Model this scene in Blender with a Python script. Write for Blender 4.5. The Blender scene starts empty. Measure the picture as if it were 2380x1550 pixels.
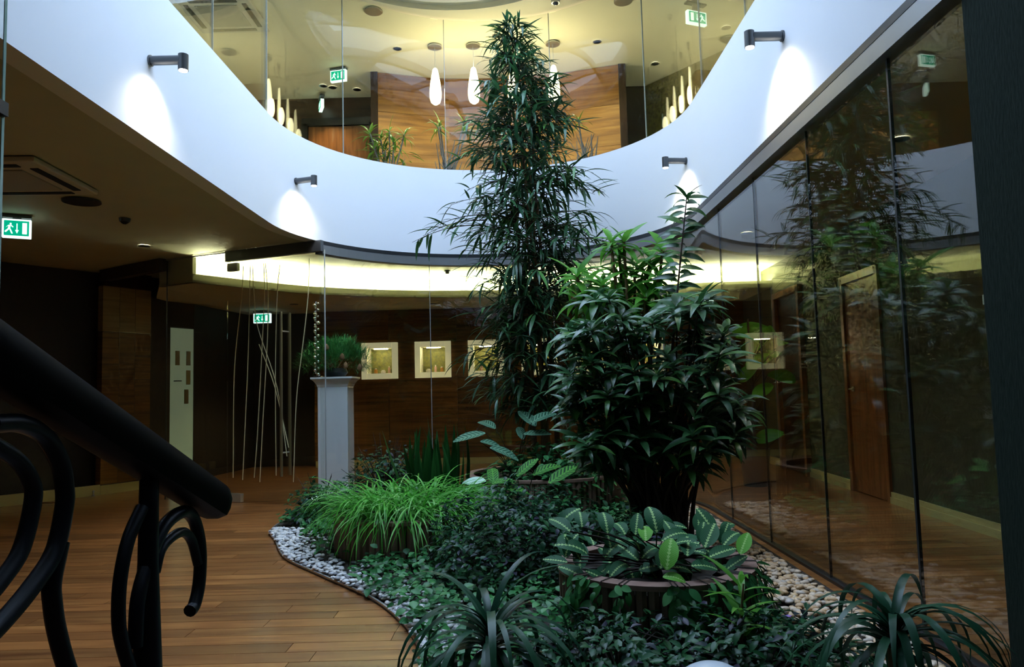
import bpy, bmesh, math, random
import numpy as np
from mathutils import Matrix, Vector
random.seed(11); np.random.seed(11)
S = bpy.context.scene
COL = S.collection
PI = math.pi
# ------------------------------------------------------------------ camera
F, CX, CY, EYE = 1730.0, 1190.0, 775.0, 1.15          # focal length in pixels of the 2380 x 1550 frame
PITCH, ROLL = math.radians(4.36), math.radians(1.5)
_f = Vector((0, math.cos(PITCH), math.sin(PITCH))); _r = Vector((1, 0, 0)); _u = _r.cross(_f)
RT = math.cos(ROLL)*_r - math.sin(ROLL)*_u
UP = math.cos(ROLL)*_u + math.sin(ROLL)*_r
cam = bpy.data.cameras.new('camera'); co = bpy.data.objects.new('camera', cam); COL.objects.link(co)
cam.sensor_width = 36; cam.lens = F/2380*36; cam.clip_start = .05
co.matrix_world = Matrix(((RT.x, UP.x, -_f.x, 0), (RT.y, UP.y, -_f.y, 0), (RT.z, UP.z, -_f.z, EYE), (0, 0, 0, 1)))
S.camera = co
def ray(x, y): return _f + (x-CX)/F*RT - (y-CY)/F*UP
def px(x, y, Y):                                       # measured point of the photograph at a known depth
    d = ray(x, y); t = Y/d.y; return Vector((0, 0, EYE)) + t*d
def pz(x, y, z):                                       # measured point at a known height
    d = ray(x, y); t = (z-EYE)/d.z; return Vector((0, 0, EYE)) + t*d
# ------------------------------------------------------------------ sky, daylight, exposure
w = bpy.data.worlds.new('sky'); S.world = w; w.use_nodes = True
w.node_tree.nodes['Background'].inputs[0].default_value = (.53, .71, 1.0, 1)
w.node_tree.nodes['Background'].inputs[1].default_value = 10.8
pl = bpy.data.lights.new('skylight_portal', 'AREA'); pl.shape = 'RECTANGLE'; pl.size = 3.2; pl.size_y = 5.9
pl.cycles.is_portal = True
po = bpy.data.objects.new('skylight_portal', pl); COL.objects.link(po); po.location = (-.57, 5.5, 6.2)
vs = S.view_settings; vs.view_transform = 'Standard'; vs.look = 'None'; vs.exposure = 0.0; vs.gamma = 1.0
vs.use_curve_mapping = False
cy = S.cycles
cy.use_denoising = True; cy.max_bounces = 5; cy.diffuse_bounces = 3; cy.glossy_bounces = 3; cy.transmission_bounces = 2
cy.use_adaptive_sampling = True; cy.adaptive_threshold = .12; cy.adaptive_min_samples = 12
cy.transparent_max_bounces = 24; cy.sample_clamp_indirect = 6.0; cy.caustics_reflective = False; cy.caustics_refractive = False
# ------------------------------------------------------------------ materials
MATS = {}
def principled(name, col, rough=.5, metal=0., spec=.5):
    m = bpy.data.materials.new(name); m.use_nodes = True
    b = m.node_tree.nodes['Principled BSDF']
    b.inputs['Base Color'].default_value = (*col, 1); b.inputs['Roughness'].default_value = rough
    b.inputs['Metallic'].default_value = metal; b.inputs['Specular IOR Level'].default_value = spec
    MATS[name] = m; return m
def N(m, t, **k):
    n = m.node_tree.nodes.new(t)
    for a, v in k.items(): setattr(n, a, v)
    return n
def L(m, a, b): m.node_tree.links.new(a, b)
def ramp(m, stops):
    r = N(m, 'ShaderNodeValToRGB'); e = r.color_ramp.elements
    while len(e) < len(stops): e.new(.5)
    for q, (p, c) in zip(e, stops): q.position = p; q.color = (*c, 1)
    return r
def noisy(name, c1, c2, scale=8, rough=.6, stretch=(1, 1, 1), bump=0., spec=.5, detail=4, bscale=None):
    m = principled(name, c1, rough, 0, spec); b = m.node_tree.nodes['Principled BSDF']
    tc = N(m, 'ShaderNodeTexCoord'); mp = N(m, 'ShaderNodeMapping'); mp.inputs['Scale'].default_value = stretch
    nz = N(m, 'ShaderNodeTexNoise'); nz.inputs['Scale'].default_value = scale; nz.inputs['Detail'].default_value = detail
    L(m, tc.outputs['Object'], mp.inputs[0]); L(m, mp.outputs[0], nz.inputs[0])
    r = ramp(m, [(.3, c1), (.7, c2)]); L(m, nz.outputs[0], r.inputs[0]); L(m, r.outputs[0], b.inputs['Base Color'])
    if bump:
        bp = N(m, 'ShaderNodeBump'); bp.inputs['Strength'].default_value = bump; bp.inputs['Distance'].default_value = .01
        if bscale:
            n2 = N(m, 'ShaderNodeTexNoise'); n2.inputs['Scale'].default_value = bscale; L(m, mp.outputs[0], n2.inputs[0]); L(m, n2.outputs[0], bp.inputs['Height'])
        else: L(m, nz.outputs[0], bp.inputs['Height'])
        L(m, bp.outputs[0], b.inputs['Normal'])
    return m
def wood(name, dark, mid, light, stretch, scale=3., rough=.3, var=.35, spec=.5):
    m = principled(name, mid, rough, 0, spec); b = m.node_tree.nodes['Principled BSDF']
    tc = N(m, 'ShaderNodeTexCoord'); mp = N(m, 'ShaderNodeMapping'); mp.inputs['Scale'].default_value = stretch
    oi = N(m, 'ShaderNodeObjectInfo'); ad = N(m, 'ShaderNodeVectorMath'); ad.operation = 'ADD'
    ml = N(m, 'ShaderNodeMath'); ml.operation = 'MULTIPLY'; ml.inputs[1].default_value = 40.
    L(m, oi.outputs['Random'], ml.inputs[0])
    gm = N(m, 'ShaderNodeNewGeometry'); L(m, gm.outputs['Position'], mp.inputs[0]); L(m, mp.outputs[0], ad.inputs[0]); L(m, ml.outputs[0], ad.inputs[1])
    nz = N(m, 'ShaderNodeTexNoise'); nz.inputs['Scale'].default_value = scale; nz.inputs['Detail'].default_value = 6; nz.inputs['Distortion'].default_value = .6
    L(m, ad.outputs[0], nz.inputs[0])
    r = ramp(m, [(.3, dark), (.5, mid), (.72, light)]); L(m, nz.outputs[0], r.inputs[0])
    hs = N(m, 'ShaderNodeHueSaturation'); mr = N(m, 'ShaderNodeMapRange'); mr.inputs[3].default_value = 1-var; mr.inputs[4].default_value = 1+var
    L(m, oi.outputs['Random'], mr.inputs[0]); L(m, mr.outputs[0], hs.inputs['Value']); L(m, r.outputs[0], hs.inputs['Color'])
    L(m, hs.outputs[0], b.inputs['Base Color'])
    return m
def emit(name, col, s):
    m = principled(name, col, .5); b = m.node_tree.nodes['Principled BSDF']
    b.inputs['Emission Color'].default_value = (*col, 1); b.inputs['Emission Strength'].default_value = s
    return m
def glass(name, tint=(.90, .95, .92), f0=.05):
    m = bpy.data.materials.new(name); m.use_nodes = True; nt = m.node_tree; nt.nodes.remove(nt.nodes['Principled BSDF'])
    out = nt.nodes['Material Output']
    lw = N(m, 'ShaderNodeLayerWeight'); lw.inputs[0].default_value = .5
    pw = N(m, 'ShaderNodeMath'); pw.operation = 'POWER'; pw.inputs[1].default_value = 5.; L(m, lw.outputs['Facing'], pw.inputs[0])
    mr = N(m, 'ShaderNodeMapRange'); mr.inputs[3].default_value = f0; mr.inputs[4].default_value = 1.; L(m, pw.outputs[0], mr.inputs[0])
    t = N(m, 'ShaderNodeBsdfTransparent'); t.inputs[0].default_value = (*tint, 1)
    g = N(m, 'ShaderNodeBsdfGlossy'); g.inputs['Roughness'].default_value = 0.0; g.inputs[0].default_value = (1, 1, 1, 1)
    mx = N(m, 'ShaderNodeMixShader'); L(m, mr.outputs[0], mx.inputs[0]); L(m, t.outputs[0], mx.inputs[1]); L(m, g.outputs[0], mx.inputs[2])
    L(m, mx.outputs[0], out.inputs[0]); MATS[name] = m; return m
def leafmat(name, stops, rough=.32, trans=.22, spec=.2):
    rough = max(rough, .36)
    m = principled(name, stops[0][1], rough, 0, spec); b = m.node_tree.nodes['Principled BSDF']
    oi = N(m, 'ShaderNodeObjectInfo'); ge = N(m, 'ShaderNodeNewGeometry'); ad = N(m, 'ShaderNodeMath'); ad.operation = 'ADD'
    fr = N(m, 'ShaderNodeMath'); fr.operation = 'FRACT'
    L(m, oi.outputs['Random'], ad.inputs[0]); L(m, ge.outputs['Random Per Island'], ad.inputs[1]); L(m, ad.outputs[0], fr.inputs[0])
    r = ramp(m, stops); L(m, fr.outputs[0], r.inputs[0]); L(m, r.outputs[0], b.inputs['Base Color'])
    tr = N(m, 'ShaderNodeBsdfTranslucent'); L(m, r.outputs[0], tr.inputs[0])
    mx = N(m, 'ShaderNodeMixShader'); mx.inputs[0].default_value = trans
    L(m, b.outputs[0], mx.inputs[1]); L(m, tr.outputs[0], mx.inputs[2]); L(m, mx.outputs[0], m.node_tree.nodes['Material Output'].inputs[0])
    return m
def patterned(name, kind, dark, mid, pale):
    m = principled(name, dark, .55, 0, .12); b = m.node_tree.nodes['Principled BSDF']
    uv = N(m, 'ShaderNodeUVMap'); sp = N(m, 'ShaderNodeSeparateXYZ'); L(m, uv.outputs[0], sp.inputs[0])
    def M(op, a, c=None):
        n = N(m, 'ShaderNodeMath'); n.operation = op
        for i, q in enumerate((a, c)):
            if q is None: continue
            if isinstance(q, (int, float)): n.inputs[i].default_value = q
            else: L(m, q, n.inputs[i])
        return n.outputs[0]
    a = M('ABSOLUTE', M('SUBTRACT', sp.outputs[0], .5))                  # 0 at the midrib, .5 at the edge
    v = M('SUBTRACT', sp.outputs[1], M('MULTIPLY', a, .45))             # veins rise towards the edge
    s = M('SINE', M('MULTIPLY', v, 52. if kind == 'vein' else 60.))
    if kind == 'vein':                                                   # pale leaf with dark herringbone bars, dark rim
        k = M('MULTIPLY', M('GREATER_THAN', s, .05), M('MULTIPLY', M('GREATER_THAN', a, .05), M('LESS_THAN', a, .38)))
        edge = M('GREATER_THAN', a, .42); k = M('MAXIMUM', k, edge)
    else:                                                                # dark leaf with pale zigzag along the midrib
        zig = M('ADD', .055, M('MULTIPLY', s, .035)); k = M('GREATER_THAN', a, zig)
    mx = N(m, 'ShaderNodeMix'); mx.data_type = 'RGBA'; L(m, k, mx.inputs[0]); mx.inputs[6].default_value = (*pale, 1); mx.inputs[7].default_value = (*dark, 1)
    fine = M('GREATER_THAN', M('SINE', M('MULTIPLY', v, 95.)), .86)
    m2 = N(m, 'ShaderNodeMix'); m2.data_type = 'RGBA'; L(m, fine, m2.inputs[0]); L(m, mx.outputs[2], m2.inputs[6]); m2.inputs[7].default_value = (*mid, 1)
    L(m, m2.outputs[2], b.inputs['Base Color'])
    return m
white = principled('white_paint', (.80, .82, .84), .75, 0, .2)
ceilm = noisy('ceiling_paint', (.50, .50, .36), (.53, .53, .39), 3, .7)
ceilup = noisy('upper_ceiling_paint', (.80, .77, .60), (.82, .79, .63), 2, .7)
alu = principled('brushed_aluminium', (.52, .54, .55), .38, .9)
darkmetal = principled('dark_anodised_metal', (.035, .037, .04), .4, .6)
lampmetal = principled('lamp_grey_metal', (.12, .125, .13), .35, .8)
black = principled('black_recess', (.006, .006, .006), .8)
floorbase = noisy('dark_floor_gap', (.03, .014, .006), (.05, .022, .01), 6, .4)
plankm = wood('jatoba_plank', (.21, .072, .018), (.31, .118, .030), (.44, .19, .052), (1.0, 8, 1), 1.8, .34, .28, .8)
_pb = plankm.node_tree.nodes['Principled BSDF']; _pb.inputs['Coat Weight'].default_value = .7; _pb.inputs['Coat Roughness'].default_value = .16
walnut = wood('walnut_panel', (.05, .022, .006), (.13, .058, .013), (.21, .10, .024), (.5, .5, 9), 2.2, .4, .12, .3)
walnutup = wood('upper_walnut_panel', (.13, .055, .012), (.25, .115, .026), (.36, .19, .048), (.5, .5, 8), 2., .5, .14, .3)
darkwood = wood('dark_wenge', (.016, .008, .005), (.03, .014, .008), (.045, .02, .011), (6, 6, .6), 2., .3, .1)
doorwood = wood('door_veneer', (.15, .055, .016), (.24, .09, .026), (.32, .13, .04), (8, 8, .7), 2.2, .3, .08)
railwood = principled('varnished_dark_handrail', (.004, .003, .0028), .55, 0, .05)
iron = principled('wrought_iron', (.012, .016, .024), .4, .3)
olive = noisy('olive_wallcovering', (.032, .032, .012), (.05, .05, .02), 60, .7, (1, 1, .3), .15)
darkwall = noisy('dark_green_fabric', (.010, .017, .012), (.017, .026, .019), 90, .9, (1, 1, .25), .3, .08)
brownwall = noisy('dark_brown_wall', (.020, .013, .008), (.028, .019, .011), 20, .7)
mosswall = noisy('gold_moss_wall', (.05, .05, .008), (.16, .15, .02), 26, .7, (1, 1, 1), .5)
skirt = principled('cream_skirting', (.52, .46, .18), .4)
cream = principled('cream_lacquer', (.80, .76, .55), .35)
frameglow = emit('cream_frame_added_glow', (.80, .74, .42), .42)  # emission added to the cream niche frames to brighten them
stonewhite = noisy('white_marble', (.82, .86, .9), (.9, .92, .94), 2.5, .18, (1, 1, .4))
soil = noisy('dark_soil', (.012, .009, .006), (.04, .03, .02), 30, .9, (1, 1, 1), .8)
slatm = noisy('terracotta_slat', (.20, .115, .085), (.27, .16, .12), 20, .6, (1, 1, .2))
glassm = glass('clear_glass', (.965, .985, .97), .055); glassup = glass('upper_glass', (.93, .96, .93), .009)
glassedge = principled('glass_edge', (.35, .55, .48), .2, 0, .8)
seamm = principled('silicone_seam', (.35, .38, .36), .3, 0, .6); seamdark = principled('dark_seam', (.02, .022, .022), .4)
stickm = principled('pale_bamboo', (.80, .74, .42), .4)
bark = noisy('bark', (.10, .055, .025), (.22, .12, .05), 30, .8, (1, 1, .2), .4)
barkdark = noisy('dark_bark', (.018, .012, .008), (.045, .03, .02), 30, .8, (1, 1, .2), .4)
twigm = noisy('grey_twig', (.12, .11, .11), (.22, .2, .2), 30, .8)
G = lambda *c: [(i/(max(len(c)-1, 1)), q) for i, q in enumerate(c)]
ficusleaf = leafmat('ficus_leaf', G((.014, .055, .020), (.024, .085, .032), (.036, .115, .038), (.03, .095, .052), (.08, .23, .045)), .3, .2, .4)
crotonleaf = leafmat('shrub_leaf', G((.014, .060, .018), (.022, .095, .028), (.034, .12, .034), (.06, .18, .03)), .36, .2, .6)
brightleaf = leafmat('bright_leaf', G((.05, .20, .02), (.09, .30, .03), (.14, .38, .05)), .35, .35)
spiderleaf = leafmat('spider_leaf', G((.04, .24, .018), (.07, .34, .03), (.12, .44, .06), (.26, .56, .18)), .35, .3)
strapleaf = leafmat('strap_leaf', G((.008, .045, .022), (.014, .065, .03), (.02, .08, .035)), .25, .1)
ivyleaf = leafmat('ivy_leaf', G((.010, .07, .018), (.022, .12, .032), (.055, .24, .06), (.03, .16, .05), (.12, .34, .12)), .35, .2)
bushleaf = leafmat('bush_leaf', G((.008, .042, .014), (.014, .075, .024), (.03, .115, .036), (.018, .08, .04), (.05, .04, .07)), .3, .15)
snakeleaf = leafmat('snake_leaf', G((.01, .06, .012), (.018, .09, .016)), .35, .1)
pineleaf = leafmat('pine_needle', G((.04, .20, .07), (.06, .28, .09), (.09, .36, .13)), .5, .25)
bigleaf = leafmat('big_leaf', G((.06, .26, .02), (.10, .34, .03)), .3, .3)
upleaf = leafmat('yellow_green_leaf', G((.08, .20, .02), (.14, .28, .03), (.05, .14, .03)), .35, .3)
vein = patterned('zebra_leaf', 'vein', (.008, .045, .014), (.03, .12, .02), (.09, .30, .04))
prayer = patterned('prayer_leaf', 'zig', (.014, .075, .028), (.035, .14, .05), (.36, .56, .20))
silver = patterned('silver_leaf', 'vein', (.015, .07, .04), (.04, .13, .06), (.14, .28, .17))
def pebmat(name, cols):
    m = principled(name, cols[0][1], .45); b = m.node_tree.nodes['Principled BSDF']
    oi = N(m, 'ShaderNodeObjectInfo'); ge = N(m, 'ShaderNodeNewGeometry'); ad = N(m, 'ShaderNodeMath'); ad.operation = 'ADD'; fr = N(m, 'ShaderNodeMath'); fr.operation = 'FRACT'
    L(m, oi.outputs['Random'], ad.inputs[0]); L(m, ge.outputs['Random Per Island'], ad.inputs[1]); L(m, ad.outputs[0], fr.inputs[0])
    r = ramp(m, cols); L(m, fr.outputs[0], r.inputs[0]); L(m, r.outputs[0], b.inputs['Base Color']); return m
pebw = pebmat('white_grey_pebble', G((.06, .065, .07), (.5, .51, .52), (.7, .7, .69), (.58, .55, .5), (.78, .78, .77)))
pebt = pebmat('warm_lit_tan_pebble', G((.56, .36, .18), (.66, .48, .30), (.7, .58, .44), (.5, .44, .38), (.68, .46, .22)))  # tan tones mostly hold the warm light by the glass, painted in
coveglow = emit('cove_led', (.97, .96, .55), 240.)
pendglow = emit('pendant_glow', (1., .86, .50), 9.)
lampglow = emit('halogen_glow', (1., .93, .80), 60.)
downglow = emit('downlight_glow', (1., .92, .70), 18.)
signgreen = emit('sign_green', (.0, .42, .24), 1.0); signwhite = emit('sign_white', (.75, 1., .90), 1.5)
nicheglow = emit('niche_led', (1., .90, .62), 90.)
doorwhite = emit('pale_glow_door', (.42, .55, .36), .16)  # pale green door leaf with a faint emission put into it
# ------------------------------------------------------------------ mesh helpers
class MB:
    def __init__(s): s.v = []; s.f = []; s.sm = []
    def add(s, vs_, fs, smooth=False):
        o = len(s.v); s.v += [tuple(q) for q in vs_]
        s.f += [tuple(i+o for i in q) for q in fs]; s.sm += [smooth]*len(fs); return s
    def box(s, c, d, rot=None):
        x, y, z = d[0]/2, d[1]/2, d[2]/2
        p = [Vector((i*x, j*y, k*z)) for i in (-1, 1) for j in (-1, 1) for k in (-1, 1)]
        if rot is not None: p = [rot @ q for q in p]
        c = Vector(c)
        return s.add([c+q for q in p], [(0, 1, 3, 2), (4, 6, 7, 5), (0, 4, 5, 1), (2, 3, 7, 6), (0, 2, 6, 4), (1, 5, 7, 3)])
    def tube(s, pts, r, n=8, cap=True, oval=None):
        pts = [Vector(p) for p in pts]; m = len(pts)
        rs = r if isinstance(r, (list, tuple)) else [r]*m
        vs_, fs = [], []; up = Vector((0, 0, 1)); px_ = None
        for i, p in enumerate(pts):
            t = (pts[min(i+1, m-1)]-pts[max(i-1, 0)]).normalized()
            if px_ is None:
                a = up if abs(t.z) < .95 else Vector((1, 0, 0)); x = t.cross(a).normalized()
            else: x = (px_ - t*px_.dot(t)).normalized()
            px_ = x; y = x.cross(t)
            for k in range(n):
                a = 2*PI*k/n; e = oval or (1, 1)
                vs_.append(p + rs[i]*(e[0]*math.cos(a)*x + e[1]*math.sin(a)*y))
        for i in range(m-1):
            for k in range(n):
                a, b = i*n+k, i*n+(k+1) % n; fs.append((a, b, b+n, a+n))
        if cap: fs += [tuple(range(n-1, -1, -1)), tuple(range((m-1)*n, m*n))]
        return s.add(vs_, fs, True)
    def lathe(s, prof, c=(0, 0, 0), n=20):
        c = Vector(c); vs_ = []; fs = []
        for r, z in prof:
            for k in range(n):
                a = 2*PI*k/n; vs_.append(c + Vector((r*math.cos(a), r*math.sin(a), z)))
        for i in range(len(prof)-1):
            for k in range(n):
                a, b = i*n+k, i*n+(k+1) % n; fs.append((a, b, b+n, a+n))
        fs += [tuple(range(n-1, -1, -1)), tuple(range((len(prof)-1)*n, len(prof)*n))]
        return s.add(vs_, fs, True)
    def prism(s, poly, z0, z1):                        # vertical prism over a plan polygon
        n = len(poly); vs_ = [(p[0], p[1], z0) for p in poly] + [(p[0], p[1], z1) for p in poly]
        fs = [tuple(range(n-1, -1, -1)), tuple(range(n, 2*n))] + [(i, (i+1) % n, (i+1) % n+n, i+n) for i in range(n)]
        return s.add(vs_, fs)
    def band(s, inner, outer, z0, z1, closed=False, smooth=False):   # wall of given thickness along a plan path
        n = len(inner); vs_ = []
        for a, b in zip(inner, outer): vs_ += [(a[0], a[1], z0), (a[0], a[1], z1), (b[0], b[1], z1), (b[0], b[1], z0)]
        fs = []
        for i in range(n if closed else n-1):
            j = (i+1) % n
            for k in range(4): fs.append((4*i+k, 4*i+(k+1) % 4, 4*j+(k+1) % 4, 4*j+k))
        if not closed: fs += [(3, 2, 1, 0), (4*n-4, 4*n-3, 4*n-2, 4*n-1)]
        return s.add(vs_, fs, smooth)
    def mesh(s, name, fix=True):
        m = bpy.data.meshes.new(name); m.from_pydata(s.v, [], s.f); m.update()
        if fix:
            bm = bmesh.new(); bm.from_mesh(m); bmesh.ops.recalc_face_normals(bm, faces=bm.faces); bm.to_mesh(m); bm.free()
        if any(s.sm): m.polygons.foreach_set('use_smooth', s.sm); m.set_sharp_from_angle(angle=math.radians(38))
        return m
def tag(o, label=None, cat=None, group=None, kind=None):
    if label: o['label'] = label
    if cat: o['category'] = cat
    if group: o['group'] = group
    if kind: o['kind'] = kind
    return o
def link(name, me, m=None, parent=None, mw=None):
    o = bpy.data.objects.new(name, me); COL.objects.link(o)
    if m is not None and me is not None and not me.materials: me.materials.append(m)
    if parent is not None: o.parent = parent
    if mw is not None: o.matrix_basis = mw
    return o
def build(mb, name, m, parent=None, mw=None): return link(name, mb.mesh(name), m, parent, mw)
def thing(name, label, cat, loc=(0, 0, 0), rz=0, group=None):
    o = bpy.data.objects.new(name, None); COL.objects.link(o); o.location = loc; o.rotation_euler = (0, 0, rz); o.empty_display_size = .1
    return tag(o, label, cat, group)
def struct(name, mb, m, label=None, parent=None):
    o = build(mb, name, m, parent)
    if parent is None: o['kind'] = 'structure'
    if label: o['label'] = label
    return o
def frame_struct(name, label):
    o = bpy.data.objects.new(name, None); COL.objects.link(o); o['kind'] = 'structure'; o['label'] = label; return o
def bevel(o, wd=.005, seg=2):
    b = o.modifiers.new('bevel', 'BEVEL'); b.width = wd; b.segments = seg; b.limit_method = 'ANGLE'; return o
def RZ(a): return Matrix.Rotation(a, 3, 'Z')
def spline(pts, n=8):                                   # Catmull-Rom through the points
    P = [Vector(p) for p in pts]; P = [2*P[0]-P[1]] + P + [2*P[-1]-P[-2]]; out = []
    for i in range(1, len(P)-2):
        for k in range(n):
            t = k/n; a, b, c, d = P[i-1:i+3]
            out.append(.5*((2*b)+(c-a)*t+(2*a-5*b+4*c-d)*t*t+(3*b-a-3*c+d)*t**3))
    out.append(P[-2]); return out
def offset(path, d):                                    # plan offset to the left of travel
    out = []
    for i, p in enumerate(path):
        t = (path[min(i+1, len(path)-1)]-path[max(i-1, 0)]); t.z = 0; t.normalize()
        out.append(Vector((p.x - t.y*d, p.y + t.x*d, p.z)))
    return out
# ------------------------------------------------------------------ the atrium plan: a slot with a round far end
XL, XR, YC, YN = -2.28, 1.78, 6.95, 1.0
XC, RAD = (XL+XR)/2, (XR-XL)/2
S1 = YC-YN; S2 = S1+PI*RAD; S3 = S2+S1
def plan(s, d=0.):                                      # d > 0 outside the opening
    if s <= S1: return Vector((XL-d, YN+s, 0))
    if s <= S2:
        a = PI-(s-S1)/RAD; return Vector((XC+(RAD+d)*math.cos(a), YC+(RAD+d)*math.sin(a), 0))
    return Vector((XR+d, YC-(s-S2), 0))
def plan_range(a, b, d=0., step=.12):
    n = max(2, int(math.ceil((b-a)/step))+1); return [plan(a+(b-a)*i/(n-1), d) for i in range(n)]
def stadium(d=0., yf=YC, yn=YN, xc=XC, r=RAD, n=40):
    p = [Vector((xc+(r+d)*math.cos(PI-PI*i/n), yf+(r+d)*math.sin(PI-PI*i/n), 0)) for i in range(n+1)]
    return p + [Vector((xc+(r+d)*math.cos(-PI*i/n), yn+(r+d)*math.sin(-PI*i/n), 0)) for i in range(n+1)]
def slab_with_hole(name, rect, hole, z, m, label, flip=False):
    bm = bmesh.new(); x0, y0, x1, y1 = rect; es = []
    for loop in ([(x0, y0), (x1, y0), (x1, y1), (x0, y1)], [(p.x, p.y) for p in hole]):
        vs_ = [bm.verts.new((p[0], p[1], z)) for p in loop]
        es += [bm.edges.new((vs_[i], vs_[(i+1) % len(vs_)])) for i in range(len(vs_))]
    bmesh.ops.triangle_fill(bm, use_beauty=True, edges=es)
    me = bpy.data.meshes.new(name); bm.to_mesh(me); bm.free()
    o = link(name, me, m); o['kind'] = 'structure'; o['label'] = label
    sd = o.modifiers.new('thickness', 'SOLIDIFY'); sd.thickness = .12; sd.offset = 0
    return o
Z1, ZF, ZU = 2.80, 3.86, 5.80                           # ceiling below, top of the white band, upper ceiling
# fascia band, slabs, shell
f = MB(); i_, o_ = stadium(0.), stadium(.14); f.band(i_, o_, Z1, ZF, True, True)
fo = struct('wall_atrium', f, white, 'tall curved white band round the atrium opening')
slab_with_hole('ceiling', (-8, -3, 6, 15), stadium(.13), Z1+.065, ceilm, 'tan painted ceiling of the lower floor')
slab_with_hole('floor_upper', (-8, -3, 6, 15), stadium(.12), 3.24, principled('gallery_stone', (.62, .58, .48), .6), 'upper gallery floor behind the white band')
SKY = stadium(0, 6.85, 4.1, XC-.32, 1.55)
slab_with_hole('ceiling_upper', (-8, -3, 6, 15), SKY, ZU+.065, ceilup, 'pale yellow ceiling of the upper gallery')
f = MB(); f.band(stadium(0, 6.85, 4.1, XC-.32, 1.55), stadium(.12, 6.85, 4.1, XC-.32, 1.55), ZU-.04, 6.18, True)
struct('wall_skylight', f, white, 'white curved shaft under the roof light')
f = MB(); f.band(stadium(.26, 6.85, 4.1, XC-.32, 1.55), stadium(.34, 6.85, 4.1, XC-.32, 1.55), ZU-.06, ZU+.01, True)
struct('trim_1', f, ceilup, 'moulded ring round the roof light opening')
f = MB()
for x in (-1.5, -.57, .36): f.box((x, 5.5, 6.1), (.07, 5.9, .12))
for y in (3.3, 4.4, 5.5, 6.6, 7.7): f.box((XC-.32, y, 6.12), (3.2, .05, .09))
struct('ceiling_beam', f, alu, 'metal glazing bars of the roof light')
for nm, c, d in (('wall_back', (-1, 15.1, 3), (14.6, .2, 6.2)), ('wall_front', (-1, -3.1, 3), (14.6, .2, 6.2)), ('wall_left', (-8.1, 6, 3), (.2, 18, 6.2)), ('wall_far_right', (6.1, 6, 3), (.2, 18, 6.2))):
    struct(nm, MB().box(c, d), brownwall, 'dark brown outer wall of the building')
# ------------------------------------------------------------------ wooden floor: every near board is a board
fl = struct('floor', MB().box((-1, 6, -.075), (14, 18, .13)), floorbase, 'polished reddish hardwood strip floor')
pm = {}
def plank(x0, x1, y0, wd):
    ln = round(x1-x0, 2)
    k = (ln, wd)
    if k not in pm: pm[k] = MB().box((0, 0, 0), (ln-.003, wd-.0035, .02)).mesh('plank')
    o = link('plank', pm[k], plankm, fl); o.location = ((x0+x1)/2, y0+wd/2, 0-.010); return o
rows = 0; WD = .125
stuffb = MB(); nplank = 0
for iy in range(int(10.2/WD)):
    y = 2.2+iy*WD; lim = 6.1 if y < 8 else 5.0
    x = -lim + random.random()*-1.2
    while x < 3.7:
        ln = random.choice((1.2, 1.6, 2.0, 2.4)); xe = x+ln
        near = (y < 7.0 and x < -.2 and xe > -4.6) or (1.5 < xe and x < 3.4 and 3. < y < 7.2)
        inside_bed = x > -.3 and xe < 1.6 and y < 7.5
        if not inside_bed:
            if near and nplank < 296: plank(x, xe, y, WD); nplank += 1
            else: stuffb.box(((x+xe)/2, y+WD/2, -.010), (ln-.003, WD-.0035, .02))
        x = xe
o = build(stuffb, 'plank_field', plankm, fl); o['kind'] = 'stuff'
# ------------------------------------------------------------------ glass partitions
def pane(path_d, s0, s1, z0, z1, m, parent, seam=seamm, th=.012, sw=.006):
    g = MB(); a = plan_range(s0+.003, s1-.003, path_d-th/2); b = plan_range(s0+.003, s1-.003, path_d+th/2)
    g.band(a, b, z0, z1, False, True); o = build(g, 'glass_pane', m, parent)
    p, q = plan(s1, path_d), plan(s1+.01, path_d); d = math.atan2((q-p).y, (q-p).x)
    build(MB().box((p.x, p.y, (z0+z1)/2), (sw, .014, z1-z0), RZ(d)), 'seam', seam, parent)
    return o
wg = frame_struct('wall_upper_glass', 'curved glass balustrade panes standing on the white band')
sl = [.84+1.3*k for k in range(14)]
for a, b in zip(sl[:-1], sl[1:]): pane(.05, a, b, ZF-.05, ZU-.02, glassup, wg, seamm)
chan = principled('grey_channel', (.27, .28, .29), .42, .85)
lg = frame_struct('wall_right', 'frameless glass partition round the planting bed')
ls = [6.98, 8.41, 9.90, 11.39, 12.91, 13.85, 14.85, 15.84, 16.60]
for k, (a, b) in enumerate(zip(ls[:-1], ls[1:])):
    pane(.04, a, b, .01, Z1-.08, glassm, lg, seamm if b < 12 else seamdark, sw=.006 if b != 15.84 else .016)
build(MB().band(plan_range(6.98, 17.4, -.01), plan_range(6.98, 17.4, .10), Z1-.125, Z1-.004), 'top_channel', chan, lg)
build(MB().band(plan_range(6.98, 17.4, -.012), plan_range(6.98, 17.4, .012), Z1-.03, Z1+.012), 'shadow_gap', darkmetal, lg)
build(MB().band(plan_range(6.98, 17.4, .015), plan_range(6.98, 17.4, .065), 0.0, .018), 'base_channel', darkmetal, lg)
# near dark wall on the right where the partition ends
struct('wall_near', MB().box((1.98, .82, 1.36), (.36, 4.0, 2.72)), darkwall, 'dark green fabric wall at the end of the glass')
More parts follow.
